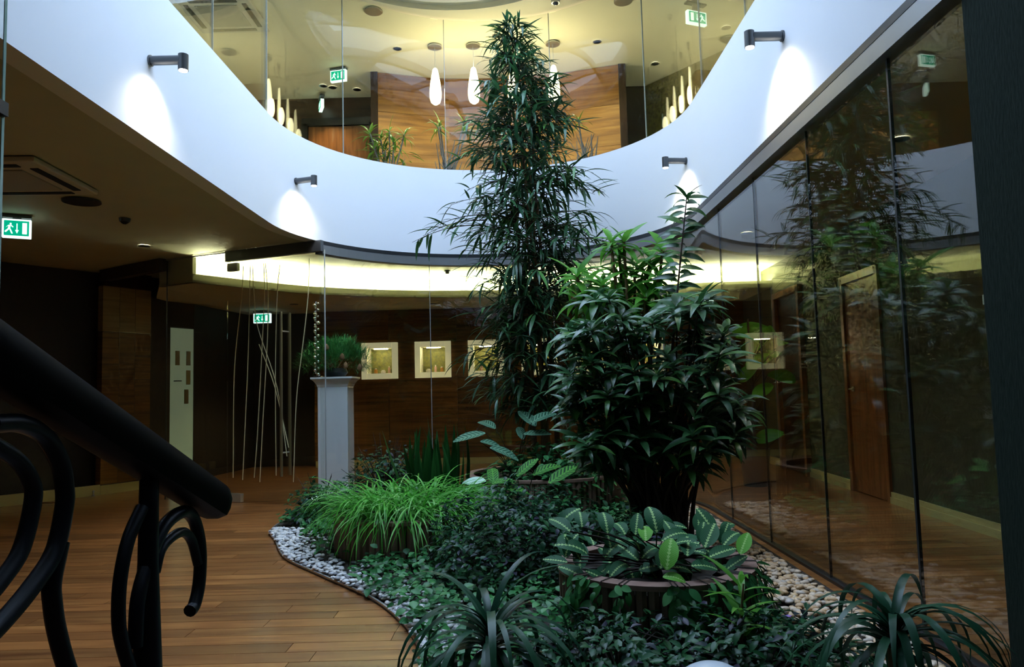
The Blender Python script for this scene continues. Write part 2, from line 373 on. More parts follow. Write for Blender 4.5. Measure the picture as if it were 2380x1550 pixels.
# ------------------------------------------------------------------ corridor beyond the right glass
def seg_wall(mb, a, b, th, z0, z1, side=1):             # straight wall segment, thickness to the left of a->b
    a, b = Vector((*a, 0)), Vector((*b, 0)); t = (b-a).normalized(); n = Vector((-t.y, t.x, 0))*th*side
    return mb.prism([a, b, b+n, a+n], z0, z1)
CA, CB = (3.36, 3.0), (3.75, 12.0)
def cpt(y, d=0.):                                       # point on the corridor wall at depth y
    t = (y-CA[1])/(CB[1]-CA[1]); return (CA[0]+(CB[0]-CA[0])*t-d, y)
D0, D1 = 7.16, 7.94                                     # door opening
for a, b, z0, z1 in ((3.0, D0, 0, Z1), (D1, 9.3, 0, Z1), (D0, D1, 2.26, Z1), (10.2, 12.0, 0, Z1), (9.3, 10.2, 2.3, Z1)):
    struct('wall_corridor', seg_wall(MB(), cpt(a), cpt(b), .12, z0, z1, -1), olive, 'olive papered corridor wall behind the glass')
for a, b in ((3.0, D0-.07), (D1+.07, 9.22), (10.28, 11.9)):
    bb = seg_wall(MB(), cpt(a), cpt(b), .018, 0, .105, 1); bb = seg_wall(bb, cpt(a), cpt(b), .03, 0, .06, 1)
    struct('baseboard_right', bb, skirt, 'stepped cream skirting along the corridor wall')
dr = frame_struct('door_1', 'brown veneered door in the olive corridor wall')
dl1 = build(seg_wall(MB(), cpt(D0), cpt(D1), .05, .006, 2.19, -1), 'door_leaf', doorwood, dr)
fr = seg_wall(MB(), cpt(D0-.07, .0), cpt(D0, .0), .025, 0, 2.26, 1); seg_wall(fr, cpt(D1), cpt(D1+.07), .025, 0, 2.26, 1); seg_wall(fr, cpt(D0-.07), cpt(D1+.07), .025, 2.19, 2.27, 1)
build(fr, 'door_frame', doorwood, dr)
h = Vector((*cpt(D1-.1, .0), 1.07)); hb = MB().box(h+Vector((-.006, 0, 0)), (.012, .05, .05)); hb.tube([h, h+Vector((-.05, 0, 0)), h+Vector((-.055, -.1, 0))], .008); build(hb, 'handle', alu, dl1)
for z in (.25, 1.9): build(MB().tube([Vector((*cpt(D0+.005, .012), z)), Vector((*cpt(D0+.005, .012), z+.1))], .008), 'hinge', alu, dl1)
d2 = frame_struct('door_2', 'dark wooden doorway further down the corridor')
build(seg_wall(MB(), cpt(9.3), cpt(10.2), .05, .006, 2.3, -1), 'door_leaf', darkwood, d2)
fr = seg_wall(MB(), cpt(9.22), cpt(9.3), .06, 0, 2.36, 1); seg_wall(fr, cpt(10.2), cpt(10.28), .06, 0, 2.36, 1); seg_wall(fr, cpt(9.22), cpt(10.28), .06, 2.3, 2.38, 1)
build(fr, 'door_frame', doorwood, d2)
# ------------------------------------------------------------------ back room below: dropped soffit with a lit cove
LIP = spline([Vector(q) for q in ((-3.70, 8.58, 0), (-3.17, 9.28, 0), (-2.48, 9.97, 0), (-1.16, 10.55, 0), (.8, 10.72, 0), (2.6, 10.5, 0), (3.72, 10.42, 0))], 10)
BACK = offset(LIP, .50)
ZS = 2.50
f = MB(); f.prism([(p.x, p.y) for p in LIP] + [(3.75, 12.2), (-4.75, 12.2), (-4.75, 9.9), (-4.22, 8.86)], ZS, ZS+.03)
f.band(LIP, offset(LIP, .035), ZS, ZS+.10); f.band(BACK, offset(BACK, .05), ZS+.02, Z1+.02)
f.band([Vector((-3.70, 8.58, 0)), Vector((-4.22, 8.86, 0))], [Vector((-3.68, 8.63, 0)), Vector((-4.2, 8.91, 0))], ZS, Z1)
struct('ceiling_soffit', f, ceilm, 'dropped cream soffit with curved lit cove edge')
led = MB().band(offset(LIP, .12), offset(LIP, .17), ZS+.055, ZS+.085)
tag(build(led, 'cove_light', coveglow), 'curved strip of warm light glowing above the soffit edge', 'light strip')
# walnut wall with display niches
YW = 12.0; NX = [-2.14+.857*i for i in range(6)]; NW, NZ0, NZ1 = .58, 1.385, 1.97
ww = frame_struct('wall_walnut', 'walnut panelled wall with lit display niches')
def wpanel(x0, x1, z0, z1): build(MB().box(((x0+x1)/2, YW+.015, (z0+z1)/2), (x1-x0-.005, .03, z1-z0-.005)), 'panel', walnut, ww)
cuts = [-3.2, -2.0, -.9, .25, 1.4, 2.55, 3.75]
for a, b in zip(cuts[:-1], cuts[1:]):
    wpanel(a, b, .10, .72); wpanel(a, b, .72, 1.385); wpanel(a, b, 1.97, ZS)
xs = [-3.2]
for x in NX: xs += [x-NW/2, x+NW/2]
xs.append(3.75)
for a, b in zip(xs[::2], xs[1::2]): wpanel(a, b, 1.385, 1.97)
build(MB().box((-.2, YW+.45, 1.3), (8.6, .1, 2.6)), 'backing', brownwall, ww)
struct('baseboard_back', MB().box((.27, YW-.012, .05), (6.9, .024, .1)), skirt, 'cream skirting under the walnut wall')
objm = [principled('jar_amber', (.45, .2, .05), .2), principled('jar_white', (.75, .7, .62), .3), principled('jar_pink', (.7, .4, .35), .3)]
ordn = ['first', 'second', 'third', 'fourth', 'fifth', 'sixth']
for k, x in enumerate(NX):
    t = thing('display_niche', 'cream framed lit wall niche, %s from the white pedestal' % ordn[k], 'wall niche', (x, YW, 0), 0, 'display niches in the walnut wall')
    fw = .09; fm = MB(); zc = (NZ0+NZ1)/2; hh = NZ1-NZ0
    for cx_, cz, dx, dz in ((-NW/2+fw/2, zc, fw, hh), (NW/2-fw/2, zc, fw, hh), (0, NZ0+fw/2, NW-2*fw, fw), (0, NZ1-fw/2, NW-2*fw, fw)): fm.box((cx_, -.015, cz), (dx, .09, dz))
    bevel(build(fm, 'frame', frameglow, t), .004)
    bx = MB(); iw, ih = NW-2*fw, hh-2*fw
    for c, d in (((-iw/2-.01, .17, zc), (.02, .30, ih)), ((iw/2+.01, .17, zc), (.02, .30, ih)), ((0, .17, NZ0+fw-.01), (iw+.04, .30, .02)), ((0, .17, NZ1-fw+.01), (iw+.04, .30, .02))): bx.box(c, d)
    build(bx, 'lining', cream, t)
    build(MB().box((0, .325, zc), (iw+.04, .02, ih+.04)), 'back_panel', mosswall, t)
    build(MB().box((0, .10, NZ1-fw-.006), (.22, .03, .01)), 'light_bar', nicheglow, t)
    zb = NZ0+fw
    for q, (dx, dy) in enumerate(((-.09, .12), (.02, .18), (.13, .10))):
        kind = (k+q) % 3; R_ = (.028, .04, .02)[kind]; H_ = (.09, .06, .12)[kind]
        b_ = thing('cosmetic_jar', ('small amber jar', 'squat white jar', 'slim pink bottle')[kind] + ' standing inside the %s lit niche' % ordn[k] + (' beside its edge' if dx > .1 else (' in its middle' if dx > 0 else ' by its other edge')), 'jar', (x+dx, YW+dy, zb+.001), 0, 'jars in the niches')
        bo = build(MB().lathe([(R_, 0), (R_, H_*.7), (R_*.6, H_*.8)], n=12), 'body', objm[kind], b_)
        build(MB().lathe([(R_*.62, H_*.8), (R_*.62, H_)], n=12), 'lid', objm[1], bo)
# dark return walls left of the back room
struct('wall_side', seg_wall(MB(), (-4.92, 9.85), (-4.72, 10.25), .12, 0, Z1), brownwall, 'dark brown wall at the back corridor')
struct('wall_side', seg_wall(MB(), (-4.55, 10.62), (-4.2, 13.2), .12, 0, Z1), brownwall, 'dark brown wall beside the pale lit door')
struct('wall_side', seg_wall(MB(), (-4.72, 10.25), (-4.55, 10.62), .12, 2.15, Z1), brownwall, 'dark brown lintel over the pale lit door')
struct('wall_end', MB().box((-3.7, 13.0, 1.4), (1.2, .12, 2.8)), brownwall, 'dark brown wall at the end of the passage')
dw = frame_struct('door_3', 'pale green lit door with paper notices')
a_, b_ = Vector((-4.74, 10.27, 0)), Vector((-4.56, 10.63, 0)); ang = math.atan2((b_-a_).y, (b_-a_).x); RM = RZ(ang)
dl3 = build(seg_wall(MB(), (-4.735, 10.27), (-4.555, 10.63), .04, .02, 2.14), 'door_leaf', doorwhite, dw)
paper = principled('paper_notice', (.35, .36, .24), .8)
for u, z in ((.12, 1.72), (.3, 1.72), (.3, 1.45), (.27, 1.18)):
    p = a_.lerp(b_, u/.4); n = RM @ Vector((0, -1, 0)); build(MB().box(p+n*.012+Vector((0, 0, z)), (.07, .006, .2), RM), 'notice', paper, dl3)
p = a_.lerp(b_, .15) + RM @ Vector((0, -.02, 0)); build(MB().tube([p+Vector((0, 0, 1.4)), p+RM @ Vector((.01, -.04, 1.4)), p+RM @ Vector((.09, -.04, 1.4))], .008), 'handle', lampmetal, dl3)
# lit recess deep in the passage
f = MB().box((-3.75, 12.9, 2.46), (1.2, .08, .14)); tag(build(f, 'passage_light', emit('passage_glow', (1, .93, .55), 1.6)), 'short warm light band at the end of the passage', 'light strip')
# left foreground wall, wood pier, lintel
struct('wall_lobby', seg_wall(MB(), (-7.9, 5.6), (-5.30, 9.55), .15, 0, Z1), brownwall, 'dark wall at the far left of the lobby')
f = MB(); seg_wall(f, (-7.2, 6.68), (-5.12, 9.26), .03, .0, .11, -1); seg_wall(f, (-7.2, 6.68), (-5.12, 9.26), .018, .11, .125, -1)
struct('baseboard_left', f, skirt, 'cream skirting along the dark lobby wall')
d4 = frame_struct('door_4', 'dark door in the far left lobby wall')
A, B = Vector((-7.05, 6.89, 0)), Vector((-6.05, 8.41, 0)); t_ = (B-A).normalized(); RM4 = RZ(math.atan2(t_.y, t_.x)); n4 = RM4 @ Vector((0, -1, 0))
build(MB().box((A+B)/2+n4*.02+Vector((0, 0, 1.1)), ((B-A).length*.9, .05, 2.18), RM4), 'door_leaf', wood('dim_door', (.05, .028, .01), (.075, .042, .016), (.1, .06, .02), (8, 8, .6), 2., .4, .05), d4)
fm = MB()
for p in (A+t_*.03, B-t_*.03): fm.box(p+n4*.02+Vector((0, 0, 1.12)), (.09, .09, 2.24), RM4)
fm.box((A+B)/2+n4*.02+Vector((0, 0, 2.25)), ((B-A).length, .09, .1), RM4); build(fm, 'door_frame', darkwood, d4)
build(MB().tube([B-t_*.1+n4*.05+Vector((0, 0, 1.9)), B-t_*.1+n4*.05+Vector((0, 0, 2.02))], .01), 'hinge', alu, d4)
wp = frame_struct('wall_pier', 'narrow walnut panelled pier beside the glass door')
pa, pb = Vector((-5.12, 9.27, 0)), Vector((-4.80, 9.86, 0))
litveneer = wood('painted_lit_veneer', (.20, .14, .05), (.27, .2, .08), (.33, .25, .1), (.5, .5, 9), 2.2, .4, .1)  # pale yellow cove light painted into the pier's top panels
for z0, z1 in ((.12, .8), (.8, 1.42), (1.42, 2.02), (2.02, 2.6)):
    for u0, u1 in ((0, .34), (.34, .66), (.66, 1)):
        seg = seg_wall(MB(), pa.lerp(pb, u0+.004)[:2], pa.lerp(pb, u1-.004)[:2], .1, z0+.003, z1-.003); build(seg, 'panel', litveneer if z0 > 2 else walnut, wp)
seg = seg_wall(MB(), (pa+Vector((.01, .02, 0)))[:2], pb[:2], .09, 0, Z1); build(seg, 'core', darkwood, wp)
build(seg_wall(MB(), pa[:2], pb[:2], .02, 0, .11, -1), 'skirting', skirt, wp)
# ------------------------------------------------------------------ frameless glass entrance
P0, P1, P2, P3 = Vector((-1.99, 7.86, 0)), Vector((-3.20, 8.36, 0)), Vector((-4.05, 8.70, 0)), Vector((-5.14, 9.40, 0))
struct('ceiling_lintel', seg_wall(MB(), P2[:2], P3[:2], .1, 2.66, Z1), darkwood, 'dark lintel over the opening by the walnut pier')
ge = thing('glass_door', 'frameless glass door with long bar handles and bamboo stick pattern', 'glass door', (0, 0, 0))
def gp(a, b, z0, z1, nm, m, parent, th=.012):
    t = (b-a).normalized(); return build(seg_wall(MB(), (a+t*.004)[:2], (b-t*.004)[:2], th, z0, z1, -1), nm, m, parent)
gp(P1, P0, .02, 2.66, 'glass_leaf', glassm, ge)
tx = (P0-P1).normalized(); nrm = Vector((tx.y, -tx.x, 0))           # towards the camera
def onleaf(u, z, d=.02): return P1 + tx*u + nrm*d + Vector((0, 0, z))
LW = (P0-P1).length
build(MB().box(onleaf(.10, .05, -.006), (.20, .045, .09), RZ(math.atan2(tx.y, tx.x))), 'patch_fitting', principled('patch_metal', (.6, .58, .45), .3, .6), ge)
build(MB().box(onleaf(.07, 2.62, -.006), (.14, .045, .09), RZ(math.atan2(tx.y, tx.x))), 'top_patch', alu, ge)
brass = principled('dull_brass', (.42, .34, .18), .3, .9)
for d in (.07, -.07):
    build(MB().tube([onleaf(.80, .30, d), onleaf(.80, 2.06, d)], .016, 10), 'handle', brass, ge)
for z in (.55, 1.85): build(MB().tube([onleaf(.80, z, -.07), onleaf(.80, z, .07)], .008), 'handle_bolt', alu, ge)
def zleaf(x, y):                                        # photograph point on the leaf plane
    d = ray(x, y); o = Vector((0, 0, EYE)); t = (P1-o).dot(nrm)/d.dot(nrm); p = o+d*t; return p+nrm*.008
for pts in ([(567, 600), (563, 690), (546, 860), (543, 1110)], [(583, 610), (581, 700), (577, 850), (565, 1115)], [(588, 605), (592, 690), (600, 760), (645, 900), (668, 1060)],
            [(614, 592), (616, 680), (612, 770), (600, 1000), (592, 1110)], [(618, 600), (624, 690), (622, 800), (612, 980), (605, 1120)], [(652, 615), (645, 690), (641, 880), (643, 1105)],
            [(720, 582), (717, 690), (705, 800), (690, 930), (683, 1120)], [(603, 800), (640, 900), (672, 1040)]):
    q = [zleaf(*p) for p in pts]; q = [Vector((v.x, v.y, min(max(v.z, .05), 2.62))) for v in q]
    build(MB().tube(spline(q, 5), .0044, 6), 'bamboo_stick', stickm, ge)
gs = frame_struct('wall_sidelight', 'fixed glass sidelight next to the glass door')
gp(P2, P1, .0, Z1-.02, 'glass_pane', glassm, gs)
build(MB().tube([P2+Vector((0, 0, 0)), P2+Vector((0, 0, Z1-.02))], .008, 6), 'edge_seam', seamdark, gs)
build(seg_wall(MB(), P1[:2], P0[:2], .05, 2.68, Z1-.002, -1), 'header', lampmetal, gs)
build(seg_wall(MB(), P2[:2], P1[:2], .02, Z1-.016, Z1-.002, -1), 'ceiling_track', alu, gs)
build(MB().tube([P0+Vector((.01, 0, 0)), P0+Vector((.01, 0, Z1-.1))], .007, 6), 'post_seam', seamm, gs)
# ------------------------------------------------------------------ upper gallery walls
uw = frame_struct('wall_feature', 'curved walnut feature wall behind the pendants')
UC = spline([Vector((-1.85, 10.48, 0)), Vector((-.85, 10.76, 0)), Vector((.45, 10.74, 0)), Vector((1.63, 10.43, 0))], 8)
cutz = [3.25, 3.62, 3.98, 4.62, 5.22, ZU]
for z0, z1 in zip(cutz[:-1], cutz[1:]):
    for a in range(0, 24, 8): build(MB().band(UC[a:a+9], offset(UC[a:a+9], .03), z0+.002, z1-.002), 'panel', walnutup, uw)
build(MB().band(offset(UC, .03), offset(UC, .32), 3.25, ZU), 'core', darkwood, uw)
for p, sgn in ((UC[0], -1), (UC[-1], 1)): build(MB().box((p.x+sgn*.05, p.y+.2, (3.25+ZU)/2), (.1, .45, ZU-3.25)), 'end_post', darkwood, uw)
struct('wall_gallery_left', MB().box((-4.4, 11.45, 4.5), (5.2, .12, 2.7)), wood('dark_gallery_wood', (.03, .014, .008), (.055, .025, .012), (.08, .036, .016), (.5, .5, 8), 2., .4, .1), 'dark wood wall at the left of the gallery')
struct('wall_gallery_right', MB().box((2.3, 11.3, 4.5), (1.2, .12, 2.7)), brownwall, 'dark wall beside the feature wall')
struct('wall_moss', seg_wall(MB(), (2.15, 11.25), (4.6, 8.0), .12, 3.2, ZU), mosswall, 'gold green textured gallery wall')
struct('wall_gallery_side', seg_wall(MB(), (-5.9, 4.0), (-5.6, 11.5), .12, 3.2, ZU), ceilup, 'cream gallery side wall')
struct('wall_gallery_side', MB().box((5.2, 4, 4.5), (.12, 9, 2.6)), ceilup, 'cream gallery side wall')
d5 = frame_struct('door_5', 'red brown door with dark frame in the upper gallery')
build(MB().box((-2.62, 11.37, 4.28), (.95, .06, 2.1)), 'door_leaf', doorwood, d5)
build(MB().box((-2.62, 11.36, 5.40), (1.15, .1, .12)).box((-3.15, 11.36, 4.3), (.1, .1, 2.15)).box((-2.09, 11.36, 4.3), (.1, .1, 2.15)), 'door_frame', darkmetal, d5)
# ------------------------------------------------------------------ pendants, downlights, ceiling units
def area(name, loc, size, power, col, parent=None, rot=(0, 0, 0)):
    l = bpy.data.lights.new(name, 'AREA'); l.size = size; l.energy = power; l.color = col; l.shape = 'DISK'
    o = bpy.data.objects.new(name, l); COL.objects.link(o); o.location = loc; o.rotation_euler = rot
    if parent: o.parent = parent
    return o
pend_profile = [(.02, .50), (.034, .48), (.05, .40), (.07, .28), (.08, .17), (.077, .09), (.06, .03), (.025, .002), (.005, 0)]
for k, X in enumerate((-.94, -.425, .11, .65)):
    t = thing('pendant_lamp', ('glowing teardrop pendant lamp furthest from the tree on the dark door side', 'glowing teardrop pendant lamp just beside the tree top', 'glowing teardrop pendant lamp hidden behind the tree top', 'glowing teardrop pendant lamp alone on the exit arrow side of the tree')[k], 'pendant lamp', (X, 9.7, 4.985), 0, 'teardrop pendants in the gallery')
    build(MB().lathe(pend_profile[::-1]), 'shade', pendglow, t)
    build(MB().tube([(0, 0, .48), (0, 0, .79)], .004, 6), 'cord', alu, t)
    build(MB().lathe([(.095, .79), (.09, .81), (.05, .812)]), 'canopy', alu, t)
    l = bpy.data.lights.new('pendant_light', 'POINT'); l.energy = 12; l.color = (1, .86, .52); l.shadow_soft_size = .12
    lo = bpy.data.objects.new('pendant_light', l); COL.objects.link(lo); lo.parent = t; lo.location = (0, -.16, .05)
def downlight(p, label, spot=0., col=(1, .90, .55), group='recessed downlights', r=.045, ang=95):
    t = thing('downlight', label, 'downlight', p, 0, group)
    build(MB().lathe([(r*1.35, -.006), (r*1.35, .0), (r*1.05, .0), (r*1.05, -.006)], n=20), 'trim_ring', alu, t)
    build(MB().lathe([(r, -.003), (r, .001)], n=16), 'lens', downglow, t)
    if spot:
        l = bpy.data.lights.new('downlight_beam', 'SPOT'); l.energy = spot; l.color = col; l.spot_size = math.radians(ang); l.spot_blend = .6; l.shadow_soft_size = .04
        lo = bpy.data.objects.new('downlight_beam', l); COL.objects.link(lo); lo.parent = t; lo.location = (0, 0, -.02)
    return t
downlight(pz(335, 571, Z1), 'recessed downlight in the lobby ceiling near the glass door', 32)
downlight((-1.3, 9.05, Z1), 'recessed downlight between white band and cove', 10)
downlight((-2.2, 8.42, Z1), 'added downlight brightening the white pedestal', 30, (1, .95, .8), ang=70)  # lamp added to brighten the pine and the pedestal
downlight((.75, 9.15, Z1), 'recessed downlight behind the tree above the back room', 8)
downlight((-3.2, 10.9, ZS), 'recessed downlight in the soffit behind the glass door', 60)
downlight((-1.2, 11.3, ZS), 'added downlight washing the walnut wall', 18)  # wall-wash lamps added to brighten the niche frames
downlight((1.4, 11.3, ZS), 'added downlight washing the walnut wall behind the shrub', 18)
downlight((2.6, 8.05, Z1), 'recessed downlight in the corridor by the brown door', 26, (1, .8, .45))
downlight((2.7, 5.0, Z1), 'recessed downlight in the corridor ceiling nearer the dark wall', 9, (1, .8, .45))
downlight((-2.75, 10.9, ZU), 'gallery downlight above the red brown door', 70, (1, .8, .5))
downlight((-4.3, 7.6, ZU), 'added gallery downlight over the cream side wall', 105, (.97, .95, .64), ang=130)  # these wide gallery lamps are added to brighten the upper ceiling
downlight((-1.45, 9.75, ZU), 'added gallery downlight between the feature wall and the glass by the dark end', 85, (.97, .95, .64), ang=130)
downlight((1.25, 9.7, ZU), 'added gallery downlight between the feature wall and the glass past the tree', 85, (.97, .95, .64), ang=130)
downlight((-.1, 9.45, ZU), 'added gallery downlight behind the tree top', 65, (.97, .95, .64), ang=130)
downlight((3.6, 6.4, ZU), 'added gallery downlight over the cream wall past the exit arrow', 90, (.97, .95, .64), ang=130)
downlight((2.9, 9.4, ZU), 'added gallery downlight in front of the gold green wall', 90, (.97, .95, .64), ang=120)
downlight((-4.3, 5.5, Z1), 'recessed downlight deep in the lobby ceiling', 5)
downlight(pz(773, 203, ZU), 'gallery downlight close to the hanging exit sign', 12)
downlight(pz(830, 208, ZU), 'gallery downlight beside the dark end of the feature wall', 8)
downlight(pz(1523, 148, ZU), 'gallery downlight beside the dark wall past the pendants', 12)
def speaker(p, r, label):
    t = thing('ceiling_speaker', label, 'speaker', p, 0, 'round ceiling speakers')
    g = principled('speaker_grille_%d' % len(MATS), (.32, .33, .32), .6)
    build(MB().lathe([(r, -.012), (r, 0), (r*.9, 0), (r*.9, -.014)], n=28), 'ring', lampmetal if p[2] < 3 else alu, t)
    build(MB().lathe([(r*.9, -.012), (r*.9, -.001)], n=28), 'grille', lampmetal if p[2] < 3 else g, t)
speaker(pz(190, 467, Z1), .145, 'dark round ceiling speaker beside the lobby air conditioner')
speaker(pz(868, 25, ZU), .11, 'pale round ceiling speaker over the gallery near the pendants')
speaker(pz(1448, 2, ZU), .11, 'pale round ceiling speaker at the top edge near the arrow sign')
def cassette(p, rz, label):
    t = thing('air_conditioner', label, 'air conditioner', p, rz, 'ceiling cassette units')
    pale = MATS.get('cassette_white') or principled('cassette_white', (.62, .61, .55), .45)
    bevel(build(MB().box((0, 0, -.02), (.86, .86, .04)), 'panel', pale, t), .012)
    build(MB().box((0, 0, -.044), (.5, .5, .012)), 'grille', MATS.get('cassette_grille') or principled('cassette_grille', (.4, .39, .34), .6), t)
    for a in range(4): build(MB().box(RZ(a*PI/2) @ Vector((0, .345, -.042)), (.56, .055, .008), RZ(a*PI/2)), 'louvre', black, t)
    return t
cassette((-3.62, 5.28, Z1), math.radians(3), 'white cassette air conditioner in the lobby ceiling')
cassette(pz(520, 30, ZU), 0, 'white cassette air conditioner in the gallery ceiling')
t = thing('motion_sensor', 'small dark motion sensor on the lobby ceiling', 'sensor', pz(290, 508, Z1))
build(MB().lathe([(.045, -.03), (.05, 0)], n=16), 'base', lampmetal, t); build(MB().lathe([(.015, -.05), (.03, -.04), (.036, -.03)], n=16), 'dome', black, t)
t = thing('smoke_detector', 'small round smoke detector on the ceiling above the cove', 'detector', (-.86, 10.05, Z1))
build(MB().lathe([(.045, -.02), (.05, 0)], n=16), 'base', lampmetal, t); build(MB().lathe([(.018, -.05), (.028, -.04), (.028, -.02)], n=16), 'dome', lampmetal, t)
def exit_sign(p, rz, label, wd=.24, hh=.17, flip=False, drop=.06):
    t = thing('exit_sign', label, 'exit sign', p, rz, 'green exit signs')
    M_ = Matrix.Identity(4)
    if flip: M_ = Matrix.Rotation(PI, 4, 'Z')
    bevel(build(MB().box((0, 0, -hh/2-drop), (wd, .05, hh)), 'housing', signwhite, t), .004)
    build(MB().box((0, 0, -drop/2), (wd*1.02, .07, .02)).box((0, 0, -drop*.6), (wd*.3, .03, drop)), 'bracket', lampmetal, t)
    build(MB().box((0, -.027, -hh/2-drop), (wd*.86, .006, hh*.8)), 'green_face', signgreen, t)
    s = -1 if flip else 1; zc = -hh/2-drop; yy = -.032
    def flat(nm, polys):
        m = MB()
        for poly in polys:
            n = len(poly); vs_ = [(s*x*wd, yy, zc+z*hh) for x, z in poly] + [(s*x*wd, yy+.003, zc+z*hh) for x, z in poly]
            m.add(vs_, [tuple(range(n)), tuple(range(2*n-1, n-1, -1))] + [(i, (i+1) % n, (i+1) % n+n, i+n) for i in range(n)])
        build(m, nm, signwhite, t)
    c = [(-.20+.035*math.cos(a*PI/4), .22+.05*math.sin(a*PI/4)) for a in range(8)]
    flat('running_man', [c, [(-.27, .15), (-.2, .17), (-.21, -.05), (-.29, -.03)], [(-.36, .02), (-.33, .06), (-.24, .15), (-.27, .16)], [(-.21, .14), (-.13, .03), (-.1, .06), (-.18, .17)],
                         [(-.29, -.03), (-.22, -.04), (-.36, -.24), (-.41, -.2)], [(-.25, -.05), (-.2, -.04), (-.14, -.22), (-.12, -.3), (-.17, -.3)]])
    flat('arrow', [[(.0, .25), (.035, .25), (.035, -.12), (.0, -.12)], [(-.045, -.1), (.08, -.1), (.018, -.28)]])
    flat('door_mark', [[(.2, .3), (.36, .3), (.36, -.3), (.2, -.3)]])
    return t
p = pz(40, 500, Z1); exit_sign((p.x, p.y, Z1), math.radians(28), 'lit green exit sign hanging from the lobby ceiling', .215, .165, drop=.04)
p = px(610, 723, 11.6); exit_sign((p.x, p.y, ZS), 0, 'lit green exit sign seen through the glass door', .27, .15, drop=.05)
p = px(787, 155, 10.3); exit_sign((p.x, p.y, ZU), math.radians(-14), 'lit green exit sign in the gallery above the red brown door', .24, .165, drop=max(.04, ZU-p.z))
p = px(1617, 28, 8.6); exit_sign((p.x, p.y, ZU), math.radians(22), 'lit green exit sign in the gallery over the gold green wall', .27, .16, flip=True, drop=max(.04, ZU-p.z))
p = px(747, 235, 11.2); exit_sign((p.x, p.y, ZU), math.radians(-68), 'small side-on green exit sign over the red brown door', .22, .14, drop=max(.04, ZU-p.z))
p = px(1640, 683, 11.3); exit_sign((p.x, p.y, ZS), 0, 'lit green exit sign half hidden behind the shrub', .22, .12, drop=.06)
# ------------------------------------------------------------------ spot lamps on the white band
def wall_spot(s, z, label, power=26, side=0):
    p = plan(s); q = plan(s, -1); n = (q-p).normalized()
    t = thing('wall_spotlight', label, 'wall lamp', (p.x, p.y, z), math.atan2(n.y, n.x), 'cylinder spotlights on the white band')
    build(MB().tube([(0, 0, 0), (.012, 0, 0)], .036, 16), 'wall_plate', lampmetal, t)
    build(MB().tube([(.0, 0, 0), (.20, 0, 0)], .03, 18), 'arm', lampmetal, t)
    hd = build(MB().tube([(.215, 0, .035), (.215, 0, -.07)], .032, 18), 'head', lampmetal, t)
    build(MB().tube([(.215, 0, -.068), (.215, 0, -.074)], .026, 16), 'lens', lampglow, hd)
    l = bpy.data.lights.new('spot_beam', 'SPOT'); l.energy = power*.75; l.color = (1, .93, .82); l.spot_size = math.radians(122); l.spot_blend = 1.0; l.shadow_soft_size = .05
    lo = bpy.data.objects.new('spot_beam', l); COL.objects.link(lo); lo.parent = t; lo.location = (.2, 0, -.08); lo.rotation_euler = (0, math.radians(24), 0)
    return t
wall_spot(4.63-YN, 3.32, 'cylinder wall spotlight on the white band above the air conditioner', 34)
wall_spot(6.55, 3.36, 'cylinder wall spotlight on the white band above the glass door', 34)
wall_spot(S2+YC-4.60, 3.36, 'cylinder wall spotlight on the white band nearest the dark glass', 64)
wall_spot(S2-.25, 3.36, 'cylinder wall spotlight on the white band above the shrub', 64)
# ------------------------------------------------------------------ pedestal with pine arrangement
PX, PY = -2.06, 8.66
t = thing('pedestal', 'tall white marble pedestal behind the glass', 'pedestal', (PX, PY, 0))
bevel(build(MB().box((0, 0, .64), (.34, .34, 1.20)), 'shaft', stonewhite, t), .006)
build(MB().box((0, 0, .02), (.40, .40, .04)).box((0, 0, .06), (.37, .37, .04)), 'plinth', stonewhite, t)
m_ = MB(); n4_ = [(.17, 1.24), (.18, 1.27), (.205, 1.31), (.235, 1.335), (.235, 1.355), (.20, 1.356)]
for (r0, z0), (r1, z1) in zip(n4_[:-1], n4_[1:]):
    m_.add([(sx*r, sy*r, z) for r, z in ((r0, z0), (r1, z1)) for sx, sy in ((-1, -1), (1, -1), (1, 1), (-1, 1))], [(0, 1, 5, 4), (1, 2, 6, 5), (2, 3, 7, 6), (3, 0, 4, 7)])
m_.add([(sx*.2, sy*.2, 1.356) for sx, sy in ((-1, -1), (1, -1), (1, 1), (-1, 1))], [(0, 1, 2, 3)])
build(m_, 'capital', stonewhite, t)
# ------------------------------------------------------------------ foliage tools
def leaf_template(L_=1., W_=.2, seg=6, droop=.6, fold=.25, shape='lance', twist=0.):
    V, Fc, UV = [], [], []; x = y = z = 0.; ang = 0.
    ys, zs = [0.], [0.]
    for i in range(seg): a = -droop*(i+.5)/seg; ys.append(ys[-1]+math.cos(a)/seg); zs.append(zs[-1]+math.sin(a)/seg)
    for i in range(seg+1):
        s = i/seg
        if shape == 'lance': wv = max(.04, math.sin(PI*min(1, s**.75)))**.8
        elif shape == 'strap': wv = min(1, .55+s*3)*max(.05, (1-s**3))
        elif shape == 'oval': wv = max(.05, math.sin(PI*s**.9))**.6
        elif shape == 'fiddle': wv = max(.06, math.sin(PI*s))**.5*(.6+.4*s)
        else: wv = 1
        h = W_/2*wv
        V += [(-h, ys[i]*L_, zs[i]*L_+fold*h), (0, ys[i]*L_, zs[i]*L_), (h, ys[i]*L_, zs[i]*L_+fold*h)]
        UV += [(.5-.5*wv, s), (.5, s), (.5+.5*wv, s)]
    for i in range(seg):
        a = 3*i; Fc += [(a, a+1, a+4, a+3), (a+1, a+2, a+5, a+4)]
    return np.array(V), np.array(Fc), np.array(UV)
